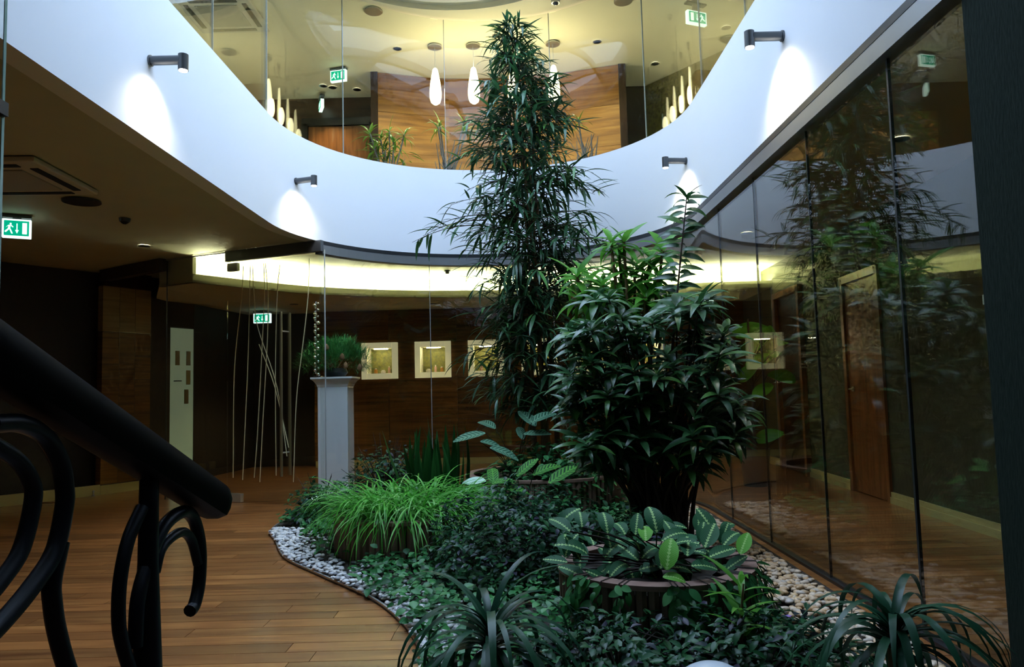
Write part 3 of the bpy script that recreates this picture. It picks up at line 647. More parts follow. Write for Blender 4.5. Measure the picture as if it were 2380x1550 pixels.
def mesh_np(name, V, Fc, UV, m):
    me = bpy.data.meshes.new(name); nf = len(Fc)
    me.vertices.add(len(V)); me.vertices.foreach_set('co', V.astype(np.float32).ravel())
    me.loops.add(nf*4); me.loops.foreach_set('vertex_index', Fc.astype(np.int32).ravel())
    me.polygons.add(nf); me.polygons.foreach_set('loop_start', np.arange(0, nf*4, 4, dtype=np.int32))
    me.polygons.foreach_set('use_smooth', np.ones(nf, dtype=bool))
    u = me.uv_layers.new(name='UVMap'); u.data.foreach_set('uv', UV[Fc.ravel()].astype(np.float32).ravel())
    me.update(calc_edges=True); me.validate(); me.materials.append(m); return me
def place(p, d, up=(0, 0, 1), sc=1., wsc=None):
    d = Vector(d).normalized(); up = Vector(up); x = d.cross(up)
    if x.length < 1e-3: x = d.cross(Vector((1, .3, 0)))
    x.normalize(); z = x.cross(d); wsc = wsc or sc
    return Matrix(((x.x*wsc, d.x*sc, z.x*sc, p[0]), (x.y*wsc, d.y*sc, z.y*sc, p[1]), (x.z*wsc, d.z*sc, z.z*sc, p[2]), (0, 0, 0, 1)))
CAMP = Vector((0, 0, EYE))
def foliage(parent, templates, items, m, part='leaf', rest='foliage', nmax=290):
    """items: (template index, matrix). The ones that show largest become parts of their own, the rest one part."""
    key = lambda it: it[1].col[1].to_3d().length / max(.3, (it[1].translation-CAMP).length)
    items = sorted(items, key=key, reverse=True); own, more = items[:nmax], items[nmax:]
    ms = {}
    for k, M in own:
        if k not in ms: ms[k] = mesh_np(part, *templates[k], m)
        link(part, ms[k], None, parent, M)
    if more:
        Vs, Fs, Us, o = [], [], [], 0
        for k, M in more:
            V, Fc, UV = templates[k]; A = np.array(M)
            Vs.append(V @ A[:3, :3].T + A[:3, 3]); Fs.append(Fc+o); Us.append(UV); o += len(V)
        ob = link(rest, mesh_np(rest, np.concatenate(Vs), np.concatenate(Fs), np.concatenate(Us), m), None, parent); ob['kind'] = 'stuff'
R = random.uniform
def rdir(az, el): return Vector((math.cos(el)*math.cos(az), math.cos(el)*math.sin(az), math.sin(el)))
# pine arrangement on the pedestal
t = thing('pine_arrangement', 'bushy green pine arrangement with cones on the white pedestal', 'plant', (PX+.0, PY, 1.357))
needle = [leaf_template(1, .055, 2, .3, 0, 'strap')]
it = []
for k in range(340):
    a, e = R(0, 2*PI), R(-.15, 1.25); d = rdir(a, e); q = Vector((d.x*R(.2, .46), d.y*R(.14, .24), .13+d.z*R(.14, .32)))
    if q.x > .12: q.y = abs(q.y)*.9-.02; q.x = min(q.x, .36)
    for j in range(16):
        dd = (d+Vector((R(-1, 1), R(-1, 1), R(-.7, 1)))*.8); it.append((0, place(q+Vector((R(-.03, .03), R(-.03, .03), R(-.03, .03))), dd, (0, 0, 1), R(.07, .12))))
foliage(t, needle, it, pineleaf, 'needle', 'needles', 0)
build(MB().lathe([(.10, 0), (.14, .05), (.12, .10)], n=20), 'bowl', darkmetal, t)
br = MB()
for k in range(14): a = R(0, 2*PI); d = rdir(a, R(.1, 1)); br.tube([(0, 0, .08), (d.x*.15, d.y*.12, .12+d.z*.08), (d.x*.34, d.y*.24, .13+d.z*.2)], [.008, .006, .003], 5)
build(br, 'branches', bark, t)
for k, (x, y, z) in enumerate(((.13, -.24, .22), (.17, -.25, .12), (-.05, -.22, .33), (.30, -.1, .1))):
    build(MB().lathe([(.004, -.035), (.026, -.02), (.03, 0), (.02, .025), (.004, .045)], (x, y, z), 10), 'cone', bark, t)
# silver spiral ornament
t = thing('bead_ornament', 'tall sparkling column of silver beads in front of the pine', 'ornament', (px(747, 870, PY).x, PY-.02, 1.357))
chrome = principled('chrome', (.95, .95, .93), .16, 1.)
build(MB().lathe([(.03, 0), (.03, .012), (.008, .02)], n=16), 'foot', chrome, t)
build(MB().tube([(.0, -.2, .0), (0, -.2, .86)], .004, 6), 'rod', chrome, t)
for k in range(34):
    rb = (.021, .014, .018, .012)[k % 4]; build(MB().lathe([(rb*math.sin(a)+.0005, .03+k*.0245-rb*math.cos(a)) for a in (.1, .6, 1.1, 1.57, 2.0, 2.5, 3.04)], (.022*math.cos(k*2.1), -.2+.022*math.sin(k*2.1), 0), 10), 'bead', chrome, t)
build(MB().box((0, -.1, .008), (.05, .24, .012)), 'foot_bar', chrome, t)
# ------------------------------------------------------------------ planting bed
bed_left = [(-1.72, 8.30), (-2.0, 7.6), (-2.13, 6.9), (-2.09, 6.4), (-1.923, 6.0), (-1.654, 5.367), (-1.272, 4.839), (-.833, 4.263), (-.597, 3.821), (-.479, 3.497), (-.426, 3.228), (-.43, 2.6), (-.55, 1.9)]
BL = spline([Vector((*p, 0)) for p in bed_left], 6)
arc = [Vector((XC+1.99*math.cos(a), YC+1.99*math.sin(a), 0)) for a in np.linspace(0, math.radians(138), 24)]
BED = [(p.x, p.y) for p in BL] + [(1.70, 1.9)] + [(p.x, p.y) for p in arc]
struct('floor_bed', MB().prism(BED, -.03, .012), soil, 'dark soil of the planting bed')
struct('trim_2', MB().band(BL, offset(BL, .012), .0, .022), alu, 'thin metal edging between wood floor and planting bed')
def in_poly(x, y, P=BED):
    c = False; j = len(P)-1
    for i in range(len(P)):
        if (P[i][1] > y) != (P[j][1] > y) and x < (P[j][0]-P[i][0])*(y-P[i][1])/(P[j][1]-P[i][1])+P[i][0]: c = not c
        j = i
    return c
PLANTERS = [(.28, 7.35, .74, .34), (-.80, 5.62, .52, .27), (.66, 3.66, .44, .30)]
def in_planter(x, y, m=.0): return any((x-a)**2+(y-b)**2 < (r+m)**2 for a, b, r, h in PLANTERS)
pl_labels = ['large round slatted planter holding the tall tree', 'round slatted planter under the bright spider plant', 'round slatted planter under the prayer plants', 'round slatted planter at the foot of the big shrub']
for (x, y, r, h), lb in zip(PLANTERS, pl_labels):
    t = thing('planter', lb, 'planter', (x, y, .012), 0, 'round slatted planters')
    n = int(2*PI*r/.052); sm = MB().tube([(0, 0, .0), (0, 0, h-.02)], .026, 6).mesh('slat')
    for k in range(n):
        a = 2*PI*k/n; o = link('slat', sm, slatm, t); o.location = (r*math.cos(a), r*math.sin(a), 0)
    ci = [Vector(((r-.05)*math.cos(a), (r-.05)*math.sin(a), 0)) for a in np.linspace(0, 2*PI, 48)[:-1]]; cq = [Vector(((r+.03)*math.cos(a), (r+.03)*math.sin(a), 0)) for a in np.linspace(0, 2*PI, 48)[:-1]]
    build(MB().band(ci, cq, h-.022, h, True), 'rim', slatm, t)
    build(MB().prism([(p.x, p.y) for p in ci], .0, h-.06), 'soil_fill', soil, t)
# pebbles
def pebble_mesh(seed, m):
    rs = np.random.RandomState(seed); bm = bmesh.new(); bmesh.ops.create_icosphere(bm, subdivisions=2, radius=.5)
    sx, sy, sz = rs.uniform(.85, 1.2), rs.uniform(.65, .9), rs.uniform(.42, .6); ph = rs.uniform(0, 6, 3)
    for v in bm.verts:
        k = 1+.07*math.sin(3*v.co.x*2+ph[0])+.06*math.sin(3*v.co.y*2+ph[1]); v.co = Vector((v.co.x*sx*k, v.co.y*sy*k, v.co.z*sz*k))
    me = bpy.data.meshes.new('pebble'); bm.to_mesh(me); bm.free(); me.polygons.foreach_set('use_smooth', [True]*len(me.polygons)); me.materials.append(m); return me
spots = []
def scatter(n, fn, kind):
    for _ in range(n):
        x, y = fn()
        if in_poly(x, y) and not in_planter(x, y, .04) and x < 1.66: spots.append((x, y, kind))
def left_crescent():
    i = random.randrange(18, 58); p = BL[i]; return p.x+abs(random.gauss(0, .17))+.012, p.y+R(-.1, .1)
def right_strip(): y = R(2.0, 7.2); return 1.66-abs(random.gauss(0, .24+.05*max(0, 4.5-y))), y
scatter(1300, left_crescent, 'w'); scatter(2000, right_strip, 't'); scatter(500, lambda: (R(-.45, 1.6), R(2.0, 3.4)), 'w'); scatter(260, lambda: (R(-.4, 1.6), R(2.1, 6)), 't')
pv = {'w': [pebble_mesh(i, pebw) for i in range(4)], 't': [pebble_mesh(i+9, pebt) for i in range(4)]}
lab = {'w': ('smooth white or grey pebble lying at the edge of the planting bed', 'white and grey pebbles in the bed'), 't': ('smooth tan pebble with warm light in its colour beside the glass partition', 'tan pebbles beside the glass')}
spots.sort(key=lambda q: q[1]); own = {'w': 0, 't': 0}; rest = {'w': [], 't': []}
for x, y, k in spots:
    sz = R(.032, .058) if k == 't' else R(.028, .05); z = .012+sz*.2+R(0, .018)
    M = Matrix.LocRotScale((x, y, z), Matrix.Rotation(R(0, 6.28), 3, 'Z') @ Matrix.Rotation(R(-.35, .35), 3, 'X'), (sz, sz, sz))
    seen = (k == 'w' and (x < -.25 or (y > 2.6 and x > 1.1))) or (k == 't' and x > 1.1 and y > 2.9)
    if seen and own[k] < 148:
        own[k] += 1; o = link('pebble', random.choice(pv[k]), None, None, M); tag(o, lab[k][0], 'pebble', lab[k][1])
    else: rest[k].append((random.randrange(4), M))
for k in 'wt':
    bm = MB(); VV, FF, o = [], [], 0
    for q, M in rest[k]:
        me = pv[k][q]; V = np.empty(len(me.vertices)*3, np.float32); me.vertices.foreach_get('co', V); A = np.array(M)
        VV.append(V.reshape(-1, 3) @ A[:3, :3].T + A[:3, 3]); I = np.empty(len(me.polygons)*3, np.int32); me.polygons.foreach_get('vertices', I); FF.append(I.reshape(-1, 3)+o); o += len(me.vertices)
    me = bpy.data.meshes.new('pebbles'); me.from_pydata(np.concatenate(VV).tolist(), [], np.concatenate(FF).tolist()); me.polygons.foreach_set('use_smooth', [True]*len(me.polygons))
    ob = link('pebbles', me, pebw if k == 'w' else pebt); tag(ob, 'loose pale pebbles scattered under the plants' if k == 'w' else 'loose tan pebbles with warm light in their colour along the glass', 'pebbles', None, 'stuff')
# ------------------------------------------------------------------ the tall tree
TX, TY = .28, 7.35
t = thing('ficus_tree', 'tall slender tree with long narrow drooping dark leaves', 'tree', (TX, TY, .29))
tt = [leaf_template(1, w_, 6, dr, .3, 'lance') for w_, dr in ((.12, .25), (.135, .55), (.11, .95))]
top = px(1196, 72, TY)-Vector((TX, TY, .29))
trunks = []
for k, (bx_, by_) in enumerate(((.0, 0), (.12, .08), (-.1, .1), (.06, -.12), (-.06, -.05))):
    hgt = (1., .86, .78, .7, .6)[k]*top.z; lean = (top.x*(1, .8, .7, .9, .5)[k])
    pts = [Vector((bx_+lean*u**1.3*1.0+.03*math.sin(5*u+k), by_+.04*math.sin(4*u+2*k), u*hgt)) for u in [i/11 for i in range(12)]]
    trunks.append(pts); build(MB().tube(pts, [.030*(1-.8*u) for u in [i/11 for i in range(12)]], 8), 'trunk', bark, t)
def crown_r(u): return float(np.interp(u, [0, .14, .2, .3, .40, .5, .58, .66, .74, .82, .9, .96, 1.0], [.4, .6, .84, .86, .88, .92, .92, .82, .80, .64, .54, .46, .28]))
it = []; tw = MB()
def twig(p0, az, ln, nl, el=.25, sz=1.):
    d = rdir(az, el); pts = [p0 + d*ln*s + Vector((0, 0, -.32*ln*s*s)) for s in (0, .2, .4, .6, .8, 1.)]
    tw.tube(pts, [.006*(1-.7*s) for s in (0, .2, .4, .6, .8, 1.)], 4, False)
    for j in range(nl):
        s = .25+.75*(j+R(0, .8))/nl; q = min(4, int(s*5)); p = pts[q].lerp(pts[q+1], s*5-q)
        a = az+R(-1.3, 1.3); e = R(-.85, .6)
        it.append((random.randrange(3), place(p, rdir(a, e), (0, 0, 1), R(.18, .30)*sz, None)))
for k in range(520):
    u = 1-random.random()**.85*.86; hz = u*top.z
    tr = random.choice([q for q in trunks if q[-1].z > hz-.05] or [trunks[0]]); fr_ = min(.999, hz/tr[-1].z)*11; i0 = int(fr_); p0 = tr[i0].lerp(tr[i0+1], fr_-i0)
    ln = crown_r(u)*R(.55, 1.0)-.1
    twig(p0, R(0, 2*PI), max(.1, ln), random.randrange(6, 11), R(.1, .7) if u < .9 else R(.3, 1.2), 1 if u < .9 else .85)
for j in range(3): twig(px(1130, 500+j*12, TY)-Vector((TX, TY, .29)), PI+R(-.2, .2), .55+.1*j, 8, .12)       # the stray branch
for j in range(2): twig(px(1330, 560, TY)-Vector((TX, TY, .29)), R(-.3, .2), .4, 8, .3)
for j in range(10): twig(top-Vector((0, 0, R(.05, .3))), R(0, 6.28), R(.1, .25), 5, R(.5, 1.2), .8)
build(tw, 'twigs', barkdark, t)['kind'] = 'stuff'
foliage(t, tt, it, ficusleaf, nmax=300)
# ------------------------------------------------------------------ the big shrub with rosettes
SX, SY, SZ = 1.02, 5.25, .012
t = thing('dracaena_shrub', 'big bushy shrub with glossy dark leaf rosettes on bare stems', 'shrub', (SX, SY, SZ))
ct = [leaf_template(1, w_, 6, dr, .3, 'lance') for w_, dr in ((.23, .6), (.26, 1.0), (.20, 1.5))]
it = []; itb = []; O = Vector((SX, SY, SZ))
def rosette(p, n, sz, store, up=Vector((0, 0, 1)), el=(-.2, .9)):
    for j in range(n):
        a = j*2.4+R(-.3, .3); e = el[0]+(el[1]-el[0])*(j/n)+R(-.15, .15)
        store.append((random.randrange(3), place(p-Vector((0, 0, .06*(1-j/n))), rdir(a, e), (0, -.5, 1), sz*R(.75, 1.1))))
ros = []
outline = [(1330, 760), (1400, 690), (1390, 770), (1460, 730), (1330, 870), (1370, 900), (1350, 960), (1420, 850), (1440, 960), (1400, 1010), (1480, 800), (1500, 890), (1520, 760), (1560, 830), (1560, 930), (1600, 780), (1620, 720), (1620, 870), (1640, 800), (1660, 840), (1680, 790), (1690, 900), (1650, 960), (1700, 970), (1720, 940), (1600, 990), (1540, 1000), (1480, 990), (1450, 1050), (1380, 1060), (1660, 1020), (1570, 700), (1440, 790), (1500, 1040), (1630, 700), (1690, 830), (1420, 920), (1540, 880), (1590, 910), (1470, 870), (1360, 1030), (1420, 1060), (1330, 920), (1640, 1040), (1560, 1050), (1690, 1010), (1600, 1060), (1480, 930), (1520, 960), (1380, 830), (1460, 1010), (1350, 800), (1720, 990)]
stems = MB()
for k, (x, y) in enumerate(outline):
    for rep in range(3):
        Yd = SY + R(-.42, .30) if rep else SY+R(-.35, .0)
        p = px(x+R(-18, 18), y+R(-18, 18), Yd); p.x = min(p.x, 1.50); p = p-O; ros.append(p); rosette(p, 12, R(.17, .25), it)
for k, p in enumerate(ros):
    b0 = Vector((R(-.16, .16), R(-.16, .16), 0)); md = Vector((p.x*.35+b0.x*.5, p.y*.35, p.z*.5))
    if k % 2 == 0 or k < 12: stems.tube(spline([b0, md, p-Vector((0, 0, .02))], 4), [.014-.009*i/8 for i in range(9)], 5, False)
build(stems, 'stems', barkdark, t)['kind'] = 'stuff'
foliage(t, ct, it, crotonleaf, nmax=300)
# tall single sprout out of the shrub
t = thing('sprout', 'single tall leafy shoot rising above the big shrub', 'plant', (SX+.06, SY-.02, SZ))
O2 = Vector((SX+.06, SY-.02, SZ)); sp_ = [px(x, y, SY-.05)-O2 for x, y in ((1545, 1190), (1550, 1000), (1568, 750), (1582, 600), (1596, 460))]; sp_[0] = Vector((0, 0, 0))
cv = spline(sp_, 8); build(MB().tube(cv, [.013-.009*i/len(cv) for i in range(len(cv))], 6), 'stem', barkdark, t)
it = []
for j, q in enumerate([17+(len(cv)-18.01)*i/39 for i in range(40)]):
    i0 = int(q); p = cv[i0].lerp(cv[i0+1], q-i0); a = (0 if j % 2 else PI)+R(-.7, .7); it.append((j % 3, place(p, rdir(a, R(.0, .55)), (0, -1, .55), R(.15, .21))))
for j in range(5): it.append((j % 3, place(cv[-1], rdir(j*1.26, R(.4, 1.1)), (0, 0, 1), R(.14, .2))))
foliage(t, ct, it, crotonleaf)
# bright green crown behind it
t = thing('dracaena', 'bright green broad leaved plant lit by the cove beside the shrub', 'plant', (.92, 5.72, .012))
O3 = Vector((.92, 5.72, .012)); it = []; st = MB(); bt = [leaf_template(1, w_, 6, dr, .3, 'lance') for w_, dr in ((.23, .5), (.26, .9), (.2, 1.3))]
for k, (x, y) in enumerate(((1440, 600), (1400, 660), (1475, 640), (1500, 690), (1530, 640), (1370, 700), (1460, 690), (1420, 560), (1340, 640), (1450, 560), (1510, 600), (1390, 720), (1480, 720), (1430, 640), (1370, 650), (1500, 640), (1550, 690), (1450, 740), (1540, 580), (1420, 690), (1350, 690))):
    p = px(x, y, 5.72+R(-.15, .15))-O3; rosette(p, 15, R(.20, .29), it, el=(-.5, 1.2)); st.tube(spline([Vector((R(-.05, .05), R(-.05, .05), 0)), Vector((p.x*.4, p.y*.4, p.z*.5)), p], 5), .012, 6)
build(st, 'stems', bark, t); foliage(t, bt, it, brightleaf)
# ------------------------------------------------------------------ spider plant
PXs, PYs = -.80, 5.62
t = thing('spider_plant', 'bright green spider plant spilling over its planter', 'plant', (PXs, PYs, .22))
stt = [leaf_template(1, .040, 9, dr, .35, 'strap') for dr in (1.4, 2.0, 2.5, 1.0)]
it = []
for k in range(900):
    a, r_ = R(0, 2*PI), .46*math.sqrt(random.random()); p = Vector((r_*math.cos(a)*1.05, r_*math.sin(a), R(.02, .12)))
    az = a+R(-.9, .9) if r_ > .2 else R(0, 6.28); it.append((random.choice((0, 0, 1, 1, 2)), place(p, rdir(az, R(.35, 1.15)), (0, 0, 1), R(.34, .58), R(.26, .42))))
for k in range(12): it.append((2, place(Vector((R(-.0, .3), R(-.2, .1), .12)), rdir(R(-.6, 3.6), R(.9, 1.25)), (0, 0, 1), R(.5, .62))))
foliage(t, stt, it, spiderleaf, 'leaf', 'leaves', 300)
# ------------------------------------------------------------------ foreground strap-leaved plants
def strap_plant(name, loc, label, n, ln, wd, els, stem_h, seed=1):
    random.seed(seed); t = thing(name, label, 'plant', loc)
    tp = [leaf_template(1, wd, 12, dr, .35, 'strap') for dr in (2.5, 3.0, 3.4, 2.0)]
    it = []
    for k in range(n):
        a = k*2.4+R(-.3, .3); e = els[0]+(els[1]-els[0])*(k/n)
        it.append((random.randrange(4), place(Vector((0, 0, stem_h-.06*(1-k/n))), rdir(a, e+R(-.1, .1)), (0, 0, 1), ln*R(.8, 1.1))))
    build(MB().tube([(0, 0, 0), (0, 0, stem_h)], [.03, .022], 10), 'stem', bark, t)
    foliage(t, tp, it, strapleaf); return t
p = px(1140, 1485, 2.75); strap_plant('strap_plant', (p.x, p.y, .012), 'dark glossy strap leaved plant in front of the low bush', 48, .60, .050, (.3, 1.4), p.z+.0, 4)
p = px(2080, 1475, 2.25); strap_plant('strap_plant', (p.x, p.y, .012), 'dark glossy strap leaved plant arching on the pebbles by the dark wall', 54, .46, .058, (.35, 1.35), p.z+.0, 7)
random.seed(23)
# ------------------------------------------------------------------ prayer plants in the front planter
ov = [leaf_template(1, .52, 7, dr, .18, 'oval') for dr in (.3, .7, 1.1)]
def leafy(name, label, loc, leaves, m, stalk=True, cat='plant', tmpl=ov):
    """leaves: (photo x, photo y, depth, azimuth, elevation, length); each on its own stalk from the base"""
    t = thing(name, label, cat, loc); O_ = Vector(loc); it = []; sk = MB()
    for x, y, Yd, az, el, ln in leaves:
        d = rdir(az, el); p = px(x, y, Yd)-O_; b = p-d*ln*.5
        it.append((random.randrange(len(tmpl)), place(b, d, (0, -.55, 1), ln)))
        sk.tube(spline([Vector((R(-.04, .04), R(-.04, .04), 0)), Vector((b.x*.5, b.y*.5, max(b.z*.65, .01))), b], 4), .0035, 5, False)
    if stalk: build(sk, 'stalks', barkdark, t)
    foliage(t, tmpl, it, m); return t
lv = []
for x, y, az, el, ln in ((1315, 1255, 1.5, 1.1, .17), (1350, 1290, 1.3, .9, .15), (1375, 1335, -.3, .05, .15), (1300, 1210, 2.4, .6, .14), (1425, 1265, .6, .8, .15), (1460, 1280, 2.2, .5, .14), (1515, 1265, 1.0, .7, .16), (1520, 1195, 1.7, 1.2, .16),
                         (1545, 1285, .9, .9, .15), (1585, 1310, .2, .25, .16), (1600, 1260, 1.2, .8, .14), (1650, 1240, .9, .7, .16), (1680, 1280, .3, .3, .14), (1350, 1195, 1.6, 1.0, .12), (1440, 1215, 2.0, .8, .13), (1480, 1215, 1.2, .9, .12),
                         (1385, 1375, -1.2, -.9, .13), (1510, 1350, 2.9, -.2, .13), (1400, 1400, -1.4, -.7, .14), (1640, 1310, .1, .1, .13), (1290, 1300, 2.9, .2, .12), (1560, 1230, 1.9, .7, .13), (1700, 1240, .4, .8, .14), (1330, 1340, 3.3, -.1, .11), (1470, 1330, -1.5, .0, .13), (1440, 1310, -2.2, .2, .13), (1620, 1350, -.8, -.2, .12)):
    lv.append((x, y, 3.45+R(-.2, .25), az, el, ln))
for k in range(46): lv.append((R(1290, 1715), R(1190, 1345), 3.6+R(-.25, .3), R(0, 6.28), R(.3, 1.3), R(.11, .17)))
leafy('prayer_plant', 'dark prayer plants with pale zigzag midribs in the front planter', (.66, 3.62, .29), lv, prayer)
leafy('calathea', 'bright lime patterned leaves in the middle of the prayer plants', (.74, 3.5, .29), [(1500, 1230, 3.4, 1.4, .7, .13), (1555, 1280, 3.2, 1.0, 1.1, .16), (1730, 1260, 3.5, .8, .8, .13), (1565, 1335, 3.15, -.6, .3, .1)], patterned('lime_leaf', 'zig', (.09, .30, .03), (.16, .4, .06), (.32, .55, .16)))
ov2 = [leaf_template(1, .40, 7, dr, .2, 'oval') for dr in (.3, .6, .9)]
zl = [(1145, 1095, 6.2, 1.7, .9, .26), (1225, 1083, 6.2, .4, .7, .24), (1270, 1085, 6.2, .2, .5, .26), (1310, 1098, 6.1, .5, .5, .32), (1205, 1135, 6.1, .2, .0, .24), (1170, 1115, 6.1, -.2, .3, .2)]
leafy('zebra_plant', 'lime and dark zebra striped leaves before the large planter', (.06, 6.35, .012), zl, vein, tmpl=ov2)
leafy('silver_plant', 'two pale silvery green leaves before the large planter', (-.28, 6.25, .012), [(1101, 1117, 6.1, 3.0, .05, .2), (1096, 1138, 6.05, 3.2, -.05, .24)], principled('pale_silver_leaf', (.38, .60, .45), .4))
leafy('calathea', 'white edged patterned leaves in the large planter under the tree', (.0, 7.0, .29), [(1090, 1012, 6.7, 3.4, -.1, .3), (1150, 1027, 6.7, .2, -.05, .26), (1175, 1047, 6.6, -.1, -.2, .28), (1250, 1005, 6.7, .1, .1, .25), (1265, 962, 6.7, .5, .5, .3), (1225, 968, 6.8, 2.2, .6, .3), (1130, 980, 6.9, 2.4, .5, .26), (1210, 1000, 6.9, 1.8, .8, .22)], silver, tmpl=ov2)
# creeper hanging over the front planter rim
t = thing('creeper', 'dark creeper hanging down over the front planter', 'plant', (.66, 3.66, .27)); it = []; vn = MB()
for k in range(26):
    a = R(-2.9, -.1); c_ = Vector((.47*math.cos(a), .47*math.sin(a), .02)); ln = R(.08, .24); vp = [c_*.8+Vector((0, 0, .03)), c_+Vector((0, 0, .025)), c_*1.08+Vector((R(-.02, .02), 0, -ln*.5)), c_*1.1+Vector((R(-.04, .04), 0, -ln))]
    vn.tube(vp, .0025, 4, False)
    for j in range(9): q = vp[1].lerp(vp[3], j/8)+Vector((R(-.02, .02), R(-.03, 0), R(-.01, .01))); it.append((j % 3, place(q, rdir(a+R(-1, 1), R(-1.3, .1)), (math.cos(a), math.sin(a), .6), R(.045, .08))))
build(vn, 'vines', barkdark, t); foliage(t, ov, it, ivyleaf)
# snake plant
t = thing('snake_plant', 'clump of upright dark green snake plant blades beside the large planter', 'plant', (-.72, 6.85, .012))
it = []; sn = [leaf_template(1, .11, 8, dr, .5, 'strap') for dr in (.1, .3, .5)]
for k in range(46):
    a = R(0, 6.28); r_ = R(.02, .2); it.append((random.randrange(3), place(Vector((r_*math.cos(a)*1.1, r_*math.sin(a), 0)), rdir(a, R(1.15, 1.5)), (math.cos(a), math.sin(a), 0), R(.55, .86))))
it.append((0, place(Vector((-.03, 0, .0)), (.0, 0, 1), (1, 0, .2), .92))); it.append((2, place(Vector((-.03, 0, .9)), (.8, -.2, .35), (0, 0, 1), .2)))
foliage(t, sn, it, snakeleaf)
# low bushes made of many small leaves
small = [leaf_template(1, .5, 3, dr, .3, 'oval') for dr in (.3, .8)]
def bush(name, label, c, rad, n, ln, m, twigs=0, part='leaf', seed=3, own=60):
    random.seed(seed); t = thing(name, label, 'bush', (c[0], c[1], .012)); it = []
    for k in range(n):
        a = R(0, 2*PI); e = math.asin(R(0, 1)); rr = 1-.35*random.random()**2; d = rdir(a, e)
        bump = 1+.12*math.sin(5*a+c[0]*9)+.1*math.sin(7*e+3*a)
        p = Vector((d.x*rad[0]*rr*bump, d.y*rad[1]*rr*bump, .02+d.z*rad[2]*rr*bump))
        it.append((random.randrange(2), place(p, rdir(a+R(-1.3, 1.3), R(-.5, .7)), (d.x*.6, d.y*.6, 1), ln*R(.7, 1.25))))
    tw_ = MB()
    for k in range(26+twigs):
        a = R(0, 6.28); e = R(.3, 1.4); d = rdir(a, e); s = .93 if k < 26 else R(1.1, 1.45)
        tw_.tube([(0, 0, 0), (d.x*rad[0]*.4, d.y*rad[1]*.4, d.z*rad[2]*.6), (d.x*rad[0]*s, d.y*rad[1]*s, d.z*rad[2]*s)], [.007, .005, .002], 4, False)
    build(tw_, 'stems', barkdark, t); foliage(t, small, it, m, 'leaf', 'leaves', own); return t
bush('low_bush', 'dense low mound of small dark leaves between spider plant and prayer plants', (-.02, 4.62), (.52, .52, .50), 3600, .050, bushleaf, 0, seed=5, own=200)
bush('low_bush', 'dark low foliage at the foot of the big shrub', (.52, 4.75), (.45, .4, .36), 1600, .055, bushleaf, 0, seed=6)
bush('twiggy_bush', 'twiggy small leaved bush next to the white pedestal', (-1.25, 7.25), (.42, .36, .56), 1300, .06, bushleaf, 40, seed=7)
bush('twiggy_bush', 'small purple tinged bush at the tip of the planting bed', (-1.78, 6.85), (.26, .34, .34), 650, .055, bushleaf, 10, seed=8)
bush('low_bush', 'green foliage along the rim under the tree', (.32, 7.0), (.62, .45, .62), 1300, .085, ivyleaf, 0, seed=9)
bush('low_bush', 'dark creeping foliage before the front planter by the pebbles', (.92, 2.95), (.40, .34, .22), 1400, .05, bushleaf, 6, seed=10)
bush('low_bush', 'dark creeping foliage before the front planter near the strap leaves', (.38, 3.0), (.36, .30, .20), 1100, .05, bushleaf, 4, seed=12)
# ground ivy, uncountable
it = []; iv = [leaf_template(1, .75, 3, dr, .25, 'oval') for dr in (.3, .8)]
random.seed(31); tries = 0
while len(it) < 6500 and tries < 40000:
    tries += 1; x, y = R(-2.1, 1.6), R(2.0, 7.4)
    if not in_poly(x, y) or in_planter(x, y, .02): continue
    edge = min((x-p.x)**2+(y-p.y)**2 for p in BL[::3])**.5
    if 4.55 < y < 6.6 and edge < .30+.1*math.sin(9*y) and x < -.4: continue
    if x > 1.08+.12*math.sin(4*y): continue
    if y < 3.1 and random.random() < .45: continue
    if edge < .03: continue
    it.append((random.randrange(2), place(Vector((x, y, .03+abs(random.gauss(0, .045)))), rdir(R(0, 6.28), R(-.3, .6)), (R(-.4, .4), R(-.7, .1), 1), R(.035, .065))))
ivo = thing('ground_ivy', 'low green ivy carpeting the planting bed', 'ivy', (0, 0, .012)); ivo['kind'] = 'stuff'
foliage(ivo, iv, it, ivyleaf, 'leaf', 'ivy_mat', 0)
# upright young plant by the front planter
t = thing('young_plant', 'upright young bright green plant before the front planter', 'plant', (.86, 2.98, .012)); it = []
cv = [Vector((0, 0, 0)), Vector((.0, .0, .2)), Vector((.02, 0, .36))]; build(MB().tube(cv, [.008, .007, .004], 6), 'stem', bark, t)
yt = [leaf_template(1, .13, 7, dr, .3, 'lance') for dr in (.5, 1.0)]
for j in range(16): it.append((j % 2, place(Vector((.01, 0, .12+.016*j)), rdir(j*2.4, R(.2, .9)), (0, 0, 1), R(.16, .26))))
foliage(t, yt, it, brightleaf)
# purple blossoms by the pebbles
pf = principled('purple_petal', (.30, .16, .55), .5)
for k, (x, y, lb) in enumerate(((1830, 1435, 'small purple blossom higher up beside the tan pebbles'), (1832, 1463, 'small purple blossom lower down beside the tan pebbles'))):
    q = px(x, y, 3.35); t = thing('blossom', lb, 'flower', (q.x, q.y, .012), 0, 'purple blossoms')
    for j in range(5):
        M = place(Vector((0, 0, q.z-.012)), rdir(j*1.257, .5), (0, 0, 1), .022); link('petal', mesh_np('petal', *iv[0], pf), None, t, M)
    build(MB().tube([(0, 0, 0), (0, 0, q.z-.012)], .002, 5), 'stem', bark, t)
